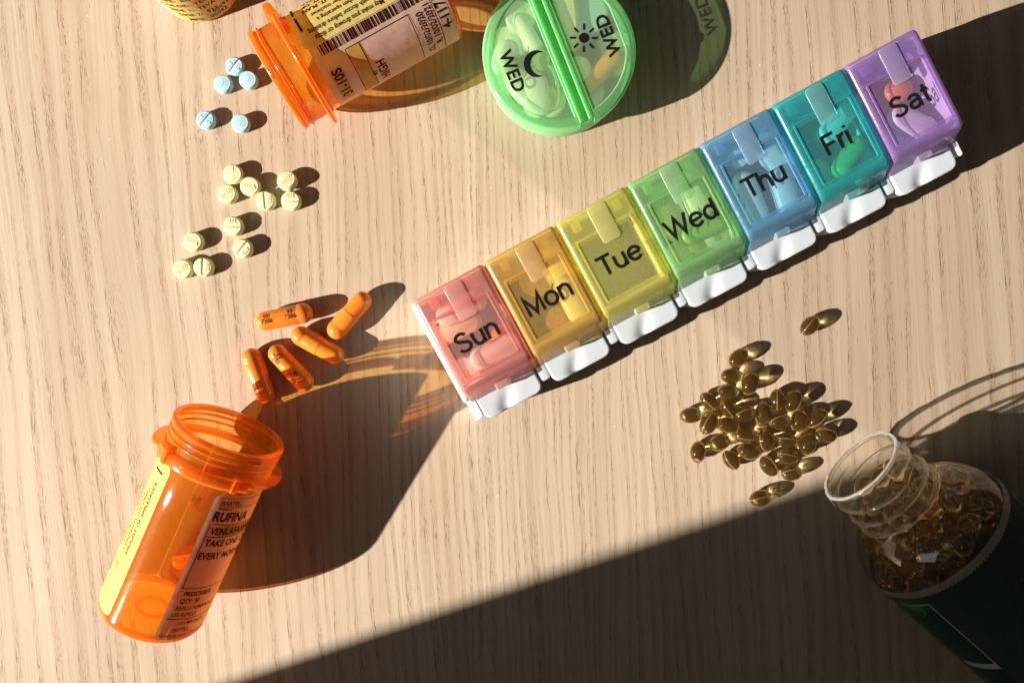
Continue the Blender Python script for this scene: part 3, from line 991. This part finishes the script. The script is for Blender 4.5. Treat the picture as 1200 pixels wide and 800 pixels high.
# ------------------------------------------------------------------ weekly pill organizer
TOP = 28.0
c0 = P(482, 353, TOP - 1); c6 = P(988, 78, TOP - 1)
uv = c6 - c0; PITCH = uv.length / 6
u_ax = uv.normalized(); v_ax = Vector((-u_ax.y, u_ax.x, 0))
DEP = 41.0
org0 = c0 - v_ax * DEP; org0.z = 0
oM = Matrix((u_ax, v_ax, (0, 0, 1))).transposed().to_4x4(); oM.translation = org0 * MM
organizer = empty('pill_organizer', oM, 'seven-day pill organizer with rainbow coloured lids lying diagonally across the table', 'pill organizer')
W = PITCH * 7
tr = MB()
tr.add(*rbox(0.6, W - 0.6, 0.6, DEP - 0.6, 0.0, 2.4, 1.0, 0.4))
tr.add(*rbox(0.5, W - 0.5, DEP - 10.6, DEP - 9.4, 2.0, 19.5, 0.5, 0.3))
tr.add(*rbox(0.5, W - 0.5, DEP - 2.4, DEP - 0.8, 2.0, 17, 0.5, 0.3))
tr.add(*rbox(0.5, W - 0.5, 5.6, 6.8, 2.0, 19.5, 0.5, 0.3))
for i in range(8):
    x = i * PITCH
    for e in ((x + 0.9, x + 1.9), (x - 1.9, x - 0.9)):
        if 0 < e[0] and e[1] < W: tr.add(*rbox(*e, 5.0, DEP - 9.0, 2.0, 19.5, 0.3, 0.2))
tr.add(*rbox(-1.6, 0.3, 1.0, DEP - 0.3, 0.0, 21, 0.8, 0.5))
tr.add(*rbox(-1.5, 1.6, -7.2, 3.0, 0.2, 15.5, 0.8, 0.6))
tr.add(*rbox(W - 0.3, W + 1.4, -5.5, DEP - 0.6, 0.0, 17, 0.8, 0.5))
tr.add(*rbox(W - 2.4, W - 1.2, 4.6, DEP - 2.0, 17.0, 26.6, 0.3, 0.2))  # extra end wall, added to stop light passing through the last lid
tr.obj('tray', WHITE_TRAY, organizer, 40)
btn_src = peg_src = None
def button_mesh():
    """flat press tab with rounded front corners and a shallow thumb dish"""
    b = MB()
    nx, ny = 40, 18
    x0, x1, y0, y1 = 2.3, PITCH - 2.2, -8.4, 3.4
    zt, rc, bv = 17.4, 2.4, 0.5
    top = []
    for j in range(ny + 1):
        t = j / ny
        Y = y0 + bv + (y1 - y0 - bv) * t ** 1.3
        dy = Y - (y0 + bv)
        ins = rc - math.sqrt(max(rc * rc - (rc - dy) ** 2, 0)) if dy < rc else 0.0
        for i in range(nx + 1):
            X = x0 + bv + ins + (x1 - x0 - 2 * bv - 2 * ins) * i / nx
            fx = i / nx
            q = max(0.0, 1 - dy / 9.0)
            top.append((X, Y, zt - 1.1 * q * math.exp(-((fx - 0.56 + 0.22 * q) / 0.13) ** 2)))
    f = [(j * (nx + 1) + i, j * (nx + 1) + i + 1, (j + 1) * (nx + 1) + i + 1, (j + 1) * (nx + 1) + i) for j in range(ny) for i in range(nx)]
    rim = [i for i in range(nx + 1)] + [j * (nx + 1) + nx for j in range(1, ny + 1)] + [ny * (nx + 1) + i for i in range(nx - 1, -1, -1)] + [j * (nx + 1) for j in range(ny - 1, 0, -1)]
    v = list(top); m = len(rim); last = rim
    cen = Vector(((x0 + x1) / 2, y1))
    for off, dz in ((0.2, 0.06), (0.4, 0.22), (0.5, 0.5), (0.5, None)):
        cur = []
        for k, q in enumerate(rim):
            p = Vector(top[q][:2]); pa = Vector(top[rim[k - 1]][:2]); pc = Vector(top[rim[(k + 1) % m]][:2])
            t = (pc - pa).normalized(); nn = Vector((t.y, -t.x))
            if p.y > y1 - 0.01: nn = Vector((0, 0))
            cur.append(len(v)); v.append((p.x + nn.x * off, p.y + nn.y * off, 2.5 if dz is None else top[q][2] - dz))
        for k in range(m): f.append((last[k], cur[k], cur[(k + 1) % m], last[(k + 1) % m]))
        last = cur
    f.append(tuple(reversed(last)))
    b.add(v, f)
    return b


def arc(cx, cy, rx, ry, a0, a1, n=14):
    return [(cx + rx * math.cos(R_(a0 + (a1 - a0) * i / n)), cy + ry * math.sin(R_(a0 + (a1 - a0) * i / n))) for i in range(n + 1)]


GLYPH = {   # centre lines of a plain grotesque: advance, strokes
    'n': (0.51, [[(.05, 0), (.05, .53)], arc(.225, .29, .175, .205, 172, 0) + [(.40, 0)]]),
    'u': (0.51, [[(.40, 0), (.40, .53)], [(.05, .53)] + arc(.225, .24, .175, .205, 180, 352)]),
    'h': (0.51, [[(.05, 0), (.05, .73)], arc(.225, .29, .175, .205, 172, 0) + [(.40, 0)]]),
    'r': (0.31, [[(.05, 0), (.05, .53)], arc(.23, .28, .18, .21, 172, 84)]),
    'i': (0.17, [[(.05, 0), (.05, .53)], [(.05, .635), (.05, .73)]]),
    'o': (0.55, [arc(.25, .265, .205, .232, 0, 360, 32)]),
    'e': (0.54, [arc(.25, .265, .205, .232, 4, 326, 30), [(.06, .278), (.44, .278)]]),
    'd': (0.55, [arc(.23, .265, .185, .232, 0, 360, 32), [(.415, 0), (.415, .73)]]),
    'a': (0.53, [arc(.23, .345, .165, .15, 160, 0) + [(.395, .10)] + arc(.46, .09, .065, .05, 180, 270, 5),
                 [(.395, .33), (.30, .295)] + arc(.20, .16, .15, .125, 85, 270) + arc(.22, .20, .175, .165, 280, 345, 5)]),
    't': (0.30, [[(.13, .68)] + arc(.215, .13, .085, .09, 180, 285, 6), [(0, .49), (.26, .49)]]),
    'S': (0.62, [arc(.28, .545, .195, .145, 18, 262) + arc(.285, .20, .215, .165, 82, -162)]),
    'M': (0.72, [[(.06, 0), (.06, .69), (.33, .06), (.60, .69), (.60, 0)]]),
    'T': (0.56, [[(0, .69), (.54, .69)], [(.27, 0), (.27, .66)]]),
    'W': (0.84, [[(.0, .73), (.20, .05), (.395, .68), (.59, .05), (.79, .73)]]),
    'F': (0.53, [[(.06, 0), (.06, .73)], [(.06, .69), (.47, .69)], [(.06, .37), (.42, .37)]]),
}
def stroke_text(txt, size, wide, weight=0.118):
    v = []; f = []; x = 0.0; lift = 0.0
    for ch in txt:
        adv, strokes = GLYPH[ch]
        for st in strokes:
            lift += 0.012
            closed = (Vector(st[0]) - Vector(st[-1])).length < 1e-4
            pts = [Vector(p) for p in st]
            n = len(pts); o = len(v)
            for i, p in enumerate(pts):
                d0 = (pts[i] - pts[i - 1]).normalized() if i > 0 else ((pts[-1] - pts[-2]).normalized() if closed else None)
                d1_ = (pts[i + 1] - pts[i]).normalized() if i < n - 1 else ((pts[1] - pts[0]).normalized() if closed else None)
                d0 = d0 or d1_; d1_ = d1_ or d0
                t = (d0 + d1_).normalized(); nn = Vector((-t.y, t.x))
                cosh = max(0.33, nn.dot(Vector((-d0.y, d0.x))))
                h = weight / 2 / cosh
                for sg in (1, -1):
                    q = p + nn * h * sg
                    v.append(((x + q.x) * size * wide, q.y * size, lift))
            for i in range(n - 1): f.append((o + 2 * i, o + 2 * i + 1, o + 2 * i + 3, o + 2 * i + 2))
        x += adv
    w_ = x * size * wide
    return [(p[0] - w_ / 2, p[1], p[2]) for p in v], f


DAYS = [('Sun', (0.99, 0.78, 0.75), (1.0, 0.60, 0.55)), ('Mon', (0.99, 0.91, 0.58), (0.98, 0.78, 0.32)),
        ('Tue', (0.98, 0.97, 0.62), (0.96, 0.93, 0.40)), ('Wed', (0.80, 0.95, 0.72), (0.58, 0.89, 0.52)),
        ('Thu', (0.66, 0.86, 0.95), (0.38, 0.70, 0.92)), ('Fri', (0.41, 0.87, 0.87), (0.15, 0.75, 0.77)),
        ('Sat', (0.86, 0.76, 0.93), (0.66, 0.47, 0.86))]
cw = {'Sun': 'pink', 'Mon': 'amber', 'Tue': 'yellow', 'Wed': 'green', 'Thu': 'blue', 'Fri': 'teal', 'Sat': 'purple'}
for i, (day, tint, body) in enumerate(DAYS):
    cname = cw[day]
    mL = thin_plastic(cname + '_lid_plastic', tuple(q ** 1.15 for q in tint), tuple(q ** 1.25 for q in body), 0.46, 0.18, 0.9, 0.05)
    mW = thin_plastic(cname + '_lid_window', tuple(0.08 + 0.92 * q for q in tint), tuple(0.05 + 0.95 * q for q in body), 0.25, 0.16, 0.9, 0.05)
    pale = tuple(0.45 + 0.55 * c for c in tint); pb_ = tuple(0.35 + 0.65 * c for c in body)
    mT = thin_plastic(cname + '_latch_plastic', pale, pb_, 0.34, 0.15, 1.0, 0.1)
    x = i * PITCH
    a, b_ = x + 0.12, x + PITCH - 0.12
    wx0, wx1, wy0, wy1 = x + 3.2, x + PITCH - 3.2, 8.6, DEP - 9.4
    rings = [rrect(a + 0.3, b_ - 0.3, 0.3, DEP - 0.3, 0.8, 15.5), rrect(a, b_, 0, DEP, 1.0, 18.0), rrect(a + 0.2, b_ - 0.2, 3.6, DEP - 0.1, 1.4, 25.6),
             rrect(a + 0.45, b_ - 0.45, 4.3, DEP - 0.4, 1.5, 27.0), rrect(a + 1.1, b_ - 1.1, 5.2, DEP - 1.1, 1.5, 27.8), rrect(a + 1.8, b_ - 1.8, 6.0, DEP - 1.8, 1.2, 28.0),
             rrect(wx0 - 0.6, wx1 + 0.6, wy0 - 0.6, wy1 + 0.6, 0.8, 28.0), rrect(wx0, wx1, wy0, wy1, 0.6, 27.75)]
    lid = MB().add(*loft(rings, False, False)).obj('lid', mL, organizer, 35)
    lid['label'] = cname + ' lid lettered ' + day
    fr = MB()
    o1 = [rrect(wx0 - 0.1, wx1 + 0.1, wy0 - 0.1, wy1 + 0.1, 0.6, 27.7), rrect(wx0 - 0.1, wx1 + 0.1, wy0 - 0.1, wy1 + 0.1, 0.6, 28.15), rrect(wx0 + 0.5, wx1 - 0.5, wy0 + 0.5, wy1 - 0.5, 0.5, 28.15), rrect(wx0 + 0.6, wx1 - 0.6, wy0 + 0.6, wy1 - 0.6, 0.5, 27.7)]
    fr.add(*loft(o1, False, False))
    fr.obj('window_frame', mL, lid, 35)
    pn = rrect(wx0 + 0.05, wx1 - 0.05, wy0 + 0.05, wy1 - 0.05, 0.55, 27.8)
    MB().add(pn, [tuple(range(len(pn)))]).obj('window', mW, lid, None)
    # inner walls that hang below the back strip and the hidden hinge blocks
    for nm, bx in (('inner_wall', (x + 3.0, x + PITCH - 3.0, DEP - 9.6, DEP - 8.9, 18, 27.6, 0.3, 0.2)), ('inner_wall', (x + 2.5, x + PITCH - 2.5, 6.9, 7.5, 18, 27.6, 0.25, 0.2)),
                   ('hinge_block', (x + PITCH * 0.18, x + PITCH * 0.28, DEP - 6.4, DEP - 2.6, 23.0, 27.4, 0.6, 0.4)), ('hinge_block', (x + PITCH * 0.74, x + PITCH * 0.84, DEP - 6.4, DEP - 2.6, 23.0, 27.4, 0.6, 0.4)),
                   ('hinge_pin', (x + PITCH * 0.26, x + PITCH * 0.72, DEP - 3.6, DEP - 2.6, 22.0, 27.5, 0.3, 0.2))):
        MB().add(*rbox(*bx)).obj(nm, mL, lid, 35)
    MB().add(*rbox(x + PITCH * 0.42, x + PITCH * 0.66, DEP - 14.4, DEP - 1.0, 28.02, 28.42, 1.3, 0.18)).obj('latch_tab', mT, lid, 35)
    nb = MB()
    v, f = rbox(x + PITCH * 0.40, x + PITCH * 0.60, -0.3, 3.0, 17.0, 22.4, 0.7, 0.5)
    nb.add(v, f)
    nb.obj('catch', mT, lid, 35)
    v, f = stroke_text(day, 9.4, 1.06)
    MB().add([(p[0] + x + PITCH / 2 + 0.4, p[1] + 16.8, p[2] + 27.88) for p in v], f).obj('lettering', BLACK_INK, lid, None)
    if btn_src is None:
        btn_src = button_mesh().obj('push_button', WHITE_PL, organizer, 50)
    else:
        o = btn_src.copy(); COL.objects.link(o); o.parent = organizer; o.location.x = x * MM
    if i < 6:
        if peg_src is None:
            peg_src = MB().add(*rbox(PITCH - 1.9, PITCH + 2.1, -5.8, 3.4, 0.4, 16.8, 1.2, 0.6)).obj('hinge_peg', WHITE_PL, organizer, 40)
        else:
            o = peg_src.copy(); COL.objects.link(o); o.parent = organizer; o.location.x = x * MM

GO = 'pills inside the weekly organizer'
org_pills = [
    ('caplet', 540, 361, 28, 19, 8, 6, PILL_WHITE, 'white caplet inside the pink Sun box, under its latch tab', 6),
    ('caplet', 536, 384, 25, 18, 8, 5, PILL_CREAM, 'cream caplet inside the pink Sun box behind the lettering', 3),
    ('caplet', 580, 412, 26, 19, 8, 6, PILL_WHITE, 'white caplet inside the pink Sun box near its push button', 6),
    ('oval', 585, 393, 60, 9, 6, 6, PILL_ORANGE, 'small orange softgel inside the pink Sun box at the end of the lettering', 5),
    ('round', 546, 436, 0, 0, 11, 4, PILL_WHITE, 'white round tablet inside the pink Sun box in its front corner', 3),
    ('caplet', 655, 311, -60, 19, 9, 6, PILL_CREAM, 'cream caplet inside the amber Mon box above the lettering', 4),
    ('caplet', 671, 351, -62, 18, 8, 6, PILL_WHITE, 'white caplet inside the amber Mon box along its right wall', 8),
    ('round', 628, 328, 0, 0, 12, 5, PILL_CREAM, 'round cream tablet inside the amber Mon box under the latch tab', 3),
    ('round', 658, 375, 0, 0, 11, 4, PILL_CREAM, 'round cream tablet inside the amber Mon box beside the front frame', 3),
    ('caplet', 788, 248, -66, 22, 10, 6, PILL_WHITE, 'large white caplet inside the green Wed box, left of the latch tab', 3),
    ('caplet', 815, 224, -66, 20, 9, 6, PILL_WHITE, 'white caplet inside the green Wed box, right of the latch tab', 5),
    ('capsule', 826, 268, 24, 18, 7, 7, PILL_GREEN, 'green capsule inside the green Wed box under the lettering', 5),
    ('caplet', 832, 280, 24, 16, 7, 5, PILL_WHITE, 'white caplet inside the green Wed box below the green capsule', 3),
    ('round', 797, 299, 0, 0, 10, 4, PILL_WHITE, 'white round tablet inside the green Wed box in the front corner', 3),
    ('caplet', 913, 182, -50, 20, 11, 6, PILL_WHITE, 'broad white caplet inside the blue Thu box behind the last letter', 4),
    ('caplet', 922, 222, -72, 17, 8, 6, PILL_WHITE, 'white caplet inside the blue Thu box along its right wall', 6),
    ('caplet', 882, 232, -66, 20, 8, 6, PILL_WHITE, 'white caplet inside the blue Thu box along its left wall', 5),
    ('round', 867, 184, 0, 0, 7, 4, PILL_WHITE, 'small white tablet inside the blue Thu box at its back corner', 6),
    ('caplet', 988, 137, 55, 20, 8, 6, PILL_WHITE, 'white caplet inside the teal Fri box next to the latch tab', 5),
    ('capsule', 1000, 182, 58, 16, 7, 7, PILL_GREEN, 'green capsule inside the teal Fri box under the lettering', 8),
    ('capsule', 983, 214, 42, 15, 7, 7, PILL_GREEN, 'green capsule inside the teal Fri box in its front corner', 3),
    ('caplet', 1014, 199, 78, 16, 7, 5, PILL_WHITE, 'white caplet inside the teal Fri box along its right wall', 3),
    ('round', 959, 203, 0, 0, 10, 4, PILL_CREAM, 'cream round tablet inside the teal Fri box along its left wall', 3),
    ('oval', 1058, 104, 20, 10, 8, 7, PILL_ORANGE, 'orange softgel inside the purple Sat box behind the lettering', 6),
    ('caplet', 1074, 142, -24, 17, 8, 6, PILL_WHITE, 'white caplet inside the purple Sat box below the lettering', 6),
    ('round', 1054, 161, 0, 0, 10, 4, PILL_WHITE, 'white round tablet inside the purple Sat box in its front corner', 3),
    ('caplet', 1030, 113, -60, 16, 8, 6, PILL_BROWN, 'brown caplet inside the purple Sat box along its left wall', 3),
]
for kd, px, py, a, l, wd, h, mt, lb, zb in org_pills:
    pill(kd, px, py, a, l, wd, h, mt, lb, GO, zb)

# ------------------------------------------------------------------ amber softgels
SG_A, SG_B = 4.25, 3.0
def softgel_proto():
    n = 20
    pr = [(math.sin(math.pi * k / n) + 1e-4, -math.cos(math.pi * k / n)) for k in range(n + 1)]
    v, f = lathe(pr, 32)
    v = [(p[2] * SG_A, p[0] * SG_B, p[1] * SG_B) for p in v]
    o = mesh_obj('softgel', v, f, AMBER, None, 180)
    # the pressed seam round its middle
    b = MB(); m = 48; rs = 6; vv = []; ff = []
    for i in range(m):
        t = 2 * math.pi * i / m
        c = Vector((SG_A * math.cos(t), SG_B * math.sin(t), 0)); nn = Vector((math.cos(t) / SG_A, math.sin(t) / SG_B, 0)).normalized()
        for k in range(rs):
            q = 2 * math.pi * k / rs
            vv.append(tuple(c + nn * (0.02 + 0.15 * math.cos(q)) + Vector((0, 0, 0.15 * math.sin(q)))))
    for i in range(m):
        for k in range(rs):
            ff.append((i * rs + k, ((i + 1) % m) * rs + k, ((i + 1) % m) * rs + (k + 1) % rs, i * rs + (k + 1) % rs))
    b.add(vv, ff)
    b.obj('seam', SEAM, o, 60)
    return o


def ordinal(k): return ['first', 'second', 'third', 'fourth', 'fifth', 'sixth', 'seventh', 'eighth'][k]
rows = [
    ([(520, 128, 50)], 'lone amber softgel lying well away above the pile'),
    ([(262, 243, 40)], 'amber softgel at the very top tip of the loose pile'),
    ([(238, 308, 0), (305, 335, 70)], None),
    ([(226, 364, -5), (403, 395, 85), (460, 398, 70)], None),
    ([(157, 400, -45), (225, 425, -50), (288, 445, 20), (352, 443, 80)], None),
    ([(92, 450, 10), (155, 480, 55), (225, 487, -10), (415, 472, 20), (482, 470, 75), (547, 462, 40)], None),
    ([(197, 548, 20), (288, 520, 0), (360, 540, -80), (437, 540, -5), (512, 553, 75), (580, 520, -15)], None),
    ([(117, 583, 85), (237, 612, -55), (300, 580, -5), (440, 598, -10)], None),
    ([(372, 632, -55), (455, 658, 10)], None),
    ([(343, 748, 20)], 'lone amber softgel at the edge of the big shadow below the pile'),
]
proto = softgel_proto()
rs_ = random.Random(11)
loose = []
used = False
nrow = 0
for items, lb in rows:
    if lb is None: nrow += 1
    for k, (cx, cy, a) in enumerate(items):
        o = dup(proto) if used else proto
        used = True
        q = P(780 + cx / 3.077, 340 + cy / 3.077, SG_B)
        k_ = rs_.uniform(0.94, 1.05)
        o.matrix_world = place((q.x, q.y, SG_B * k_), a + rs_.uniform(-6, 6), rs_.uniform(-75, 75), 0) @ Matrix.Diagonal((k_, k_, k_, 1))
        tag(o, lb or 'amber softgel in the loose pile, %s from the left in its %s row down' % (ordinal(k), ordinal(nrow - 1)), 'softgel', 'amber softgels poured out on the table')
        o.cycles.is_caustics_caster = True
        o.cycles.is_caustics_receiver = True
        loose.append(o)
bpy.data.objects['table_top'].cycles.is_caustics_receiver = True

# ------------------------------------------------------------------ clear supplement bottle
CR = 27.0
cm = P(1008, 546, CR)
cd = Vector((-0.75, 0.66, 0)).normalized()
CL = 118.0
cb = cm - cd * CL
bottle = empty('supplement_bottle', axis_frame(cb, cd), 'clear plastic supplement bottle with dark green label, lying open with softgels spilling out', 'bottle')
def sh(t): return t if t < 18.6 else 18.6 + (t - 18.6) * 0.74
def zc(t): return CL - sh(t)      # distance t behind the mouth, the shoulder drawn in
NR = 15.6
prof = [(0.02, 3), (CR - 8, 2.5), (CR - 3, 0), (CR - 0.6, 1.6), (CR, 4), (CR, 40), (CR, zc(38)), (CR - 0.4, zc(34)), (CR - 1.6, zc(30)), (CR - 3.8, zc(26)), (CR - 6.6, zc(22.6)), (CR - 9.2, zc(20.4)),
        (NR + 0.2, zc(18.6)), (NR - 0.6, zc(17)), (NR - 0.8, zc(14)), (NR - 0.8, zc(7)), (NR - 0.8, zc(0.3))]
MB().add(*lathe(prof, 96)).obj('body', CLEAR_PL, bottle, 60)
MB().add(*ring(NR - 0.3, zc(17.6), 1.1, 96, 12)).obj('neck_ring', CLEAR_RIM, bottle, 180)
MB().add(*ring(NR - 0.3, zc(12.6), 0.75, 96, 12)).obj('neck_ring', CLEAR_RIM, bottle, 180)
for t0 in (0, 180):
    th = MB()
    v = []; f = []; m = 40; rs = 8
    for i in range(m + 1):
        a = R_(t0 + 200 * i / m); zt = zc(4.0 + 4.5 * i / m)
        k = min(1.0, min(i, m - i) / 5.0)
        for q in range(rs):
            w_ = 2 * math.pi * q / rs
            rr = NR - 0.8 + 0.7 * k * math.cos(w_)
            v.append((rr * math.cos(a), rr * math.sin(a), zt + 0.65 * k * math.sin(w_)))
    for i in range(m):
        for q in range(rs):
            f.append((i * rs + q, (i + 1) * rs + q, (i + 1) * rs + (q + 1) % rs, i * rs + (q + 1) % rs))
    th.add(v, f)
    th.obj('thread', CLEAR_RIM, bottle, 180)
MB().add(*ring(NR - 1.3, zc(0.4), 0.75, 96, 12)).obj('rim', CLEAR_RIM, bottle, 180)
# torn remains of the seal on the rim
v = []; f = []; m = 140; rl = random.Random(5)
for i in range(m):
    a = 2 * math.pi * i / m
    wob = math.sin(7 * a) + math.sin(17 * a + 1.3) + math.sin(31 * a + 4)
    o1 = NR - 0.4 + 0.07 * wob + rl.uniform(-0.05, 0.08); i1 = NR - 1.7 + 0.12 * math.sin(11 * a + wob) + rl.uniform(-0.08, 0.08)
    zt = zc(-0.5) + 0.05 * wob + rl.uniform(-0.04, 0.04)
    i1 = max(i1, o1 - 1.0)
    for r, z in ((o1, zt - 0.3), (o1 - 0.1, zt), (i1, zt), (i1, zt - 0.25)):
        v.append((r * math.cos(a), r * math.sin(a), z))
for i in range(m):
    j = (i + 1) % m
    for q in range(4):
        p = (q + 1) % 4
        f.append((i * 4 + q, j * 4 + q, j * 4 + p, i * 4 + p))
b = MB().add(v, f)
fl_a = R_(-92)
for k in range(1):
    b.add([((NR - 0.3) * math.cos(fl_a), (NR - 0.3) * math.sin(fl_a), zc(-0.6)), ((NR - 0.3) * math.cos(fl_a + 0.06), (NR - 0.3) * math.sin(fl_a + 0.06), zc(-0.6)),
           ((NR + 0.5) * math.cos(fl_a + 0.05), (NR + 0.5) * math.sin(fl_a + 0.05), zc(3.2)), ((NR + 0.6) * math.cos(fl_a), (NR + 0.6) * math.sin(fl_a), zc(4.2))], [(0, 1, 2, 3)])
b.obj('seal_liner', SEAL_LINER, bottle, 60)
# label with its serrated upper strip
lab = MB().add(*lathe([(CR + 0.15, 6), (CR + 0.15, zc(41.2))], 120)).obj('label', BOTTLE_LABEL, bottle, None)
v = []; f = []; m = 240
for i in range(m):
    a = 2 * math.pi * i / m
    z0 = zc(40.6 if i % 2 else 41.4)
    v += [((CR + 0.28) * math.cos(a), (CR + 0.28) * math.sin(a), z0), ((CR + 0.12) * math.cos(a), (CR + 0.12) * math.sin(a), zc(37.4))]
for i in range(m):
    j = (i + 1) % m
    f.append((2 * i, 2 * j, 2 * j + 1, 2 * i + 1))
MB().add(v, f).obj('serrated_strip', STRIP, lab, None)
zt = zc(41.2)
print_on(lab, CR + 0.22, [(rect_geo(-12, 0, -60, 0, 16, 1), 0, -52, zt - 0.5, 'around', {})], DARK_GREEN, 'green_panel')
print_on(lab, CR + 0.26, [(rect_geo(-11, 0, -5.5, 0, 16, 1), 0, -52.5, zt - 0.6, 'around', {})], GREEN_PRINT, 'green_patch')
print_on(lab, CR + 0.30, [
    (rect_geo(-0.5, 0, -33, -3.5, 1, 1), 0, -50.5, zt, 'around', {}),
    (rect_geo(-13, 0, -0.45, 0, 16, 1), 0, -50.5, zt - 3.2, 'around', {}),
    (rect_geo(-13, 0, -2.6, 0, 16, 1), 0, -50.5, zt - 33, 'around', {}),
], PALE_PRINT, 'border_line')
emb = MB()
v = [(2.0 * math.cos(R_(15 * i)), 2.6 * math.sin(R_(15 * i)), 0) for i in range(24)] + [(1.6 * math.cos(R_(15 * i)), 2.2 * math.sin(R_(15 * i)), 0) for i in range(24)]
f = [(i, (i + 1) % 24, 24 + (i + 1) % 24, 24 + i) for i in range(24)]
emb.add(wrap(v, CR + 0.32, -64, zt - 6, 'around'), f)
for q in range(3):
    vv, ff = rect_geo(-0.9 + 0.3 * q, 0.9 - 0.3 * q, 0.8 - 0.9 * q, 1.2 - 0.9 * q)
    emb.add(wrap(vv, CR + 0.32, -64, zt - 6, 'around'), ff)
emb.obj('leaf_emblem', ink('emblem_green', (0.08, 0.40, 0.16)), lab, None)
# small print: headings and lines of words too small to read
rw = random.Random(8)
items = [('SUGGESTED USE', 1.7, 2, zt - 12, 'axis', dict(align='RIGHT', wide=0.9)), ('WARNING:', 1.7, 17, zt - 12, 'axis', dict(align='RIGHT', wide=0.9))]
for ln in range(14):
    ph = 6.5 + ln * 3.6
    if 14.5 < ph < 19: continue
    x = zt - 12
    while x > zt - 58:
        l = rw.uniform(0.8, 3.4)
        items.append((rect_geo(-l, 0, -0.22, 0.22, 1, 1), 0, ph, x, 'axis', {}))
        x -= l + 0.6
print_on(lab, CR + 0.26, items, DIM_PRINT, 'small_print')
print_on(lab, CR + 0.24, [(rect_geo(0, 16, -60, 0, 20, 1), 0, 62, zt - 3, 'around', {})], DARK_GREEN, 'side_panel')
print_on(lab, CR + 0.30, [(rect_geo(0, 0.5, -60, -4, 1, 1), 0, 61, zt, 'around', {}), (rect_geo(0, 14, -1.2, 0, 16, 1), 0, 61, zt - 3, 'around', {})], PALE_PRINT, 'border_line')

# softgels inside the bottle
bM = axis_frame(cb, cd)
rp = random.Random(21)
pts = []
def inner_r(t):
    pr = [(0, 14.2), (17, 14.2), (19, 15.5), (21, 18.5), (24, 22), (28, 24.3), (34, 26), (60, 26.4)]
    pr = [(sh(q), w) for q, w in pr]
    for (a, ra), (b2, rb2) in zip(pr, pr[1:]):
        if t <= b2: return ra + (rb2 - ra) * (t - a) / (b2 - a)
    return 26.4
tries = 0
while tries < 60000 and len(pts) < 190:
    tries += 1
    t = rp.uniform(9, 46)
    rmax = inner_r(t) - 3.2
    if t > 3.5: rmax = min(rmax, inner_r(t - 3) - 2.6)
    r = rmax * math.sqrt(rp.random()); a = rp.uniform(0, 2 * math.pi)
    h = r * math.cos(a)                      # height over the axis
    lim = 8.0 if t > 20 else (-8 + (t - 10) * 0.5)
    if t < 10: continue
    if h > lim: continue
    p = Vector((r * math.cos(a), r * math.sin(a), CL - t))
    if all((p - q).length > 5.7 for q in pts): pts.append(p)
heap_me = proto.data.copy(); heap_me.materials[0] = AMBER_HEAP
for p in pts:
    o = dup(proto)
    o.data = heap_me
    o.cycles.is_caustics_receiver = False
    M = bM.copy()
    o.matrix_world = Matrix.Translation(bM @ (p * MM)) @ Matrix.Rotation(rp.uniform(0, 6.28), 4, 'Z') @ Matrix.Rotation(rp.uniform(-0.7, 0.7), 4, 'Y') @ Matrix.Rotation(rp.uniform(0, 6.28), 4, 'X')
    tag(o, 'amber softgel inside the clear bottle, lying in its neck' if CL - p.z < 19 else 'amber softgel inside the clear bottle, in the heap filling its shoulder', 'softgel', 'amber softgels inside the clear bottle')
    o.cycles.is_caustics_caster = False
print('L1', L1, 'L2', L2, 'pitch', PITCH, 'tilts', d1.z, d2.z, 'inside', len(pts))
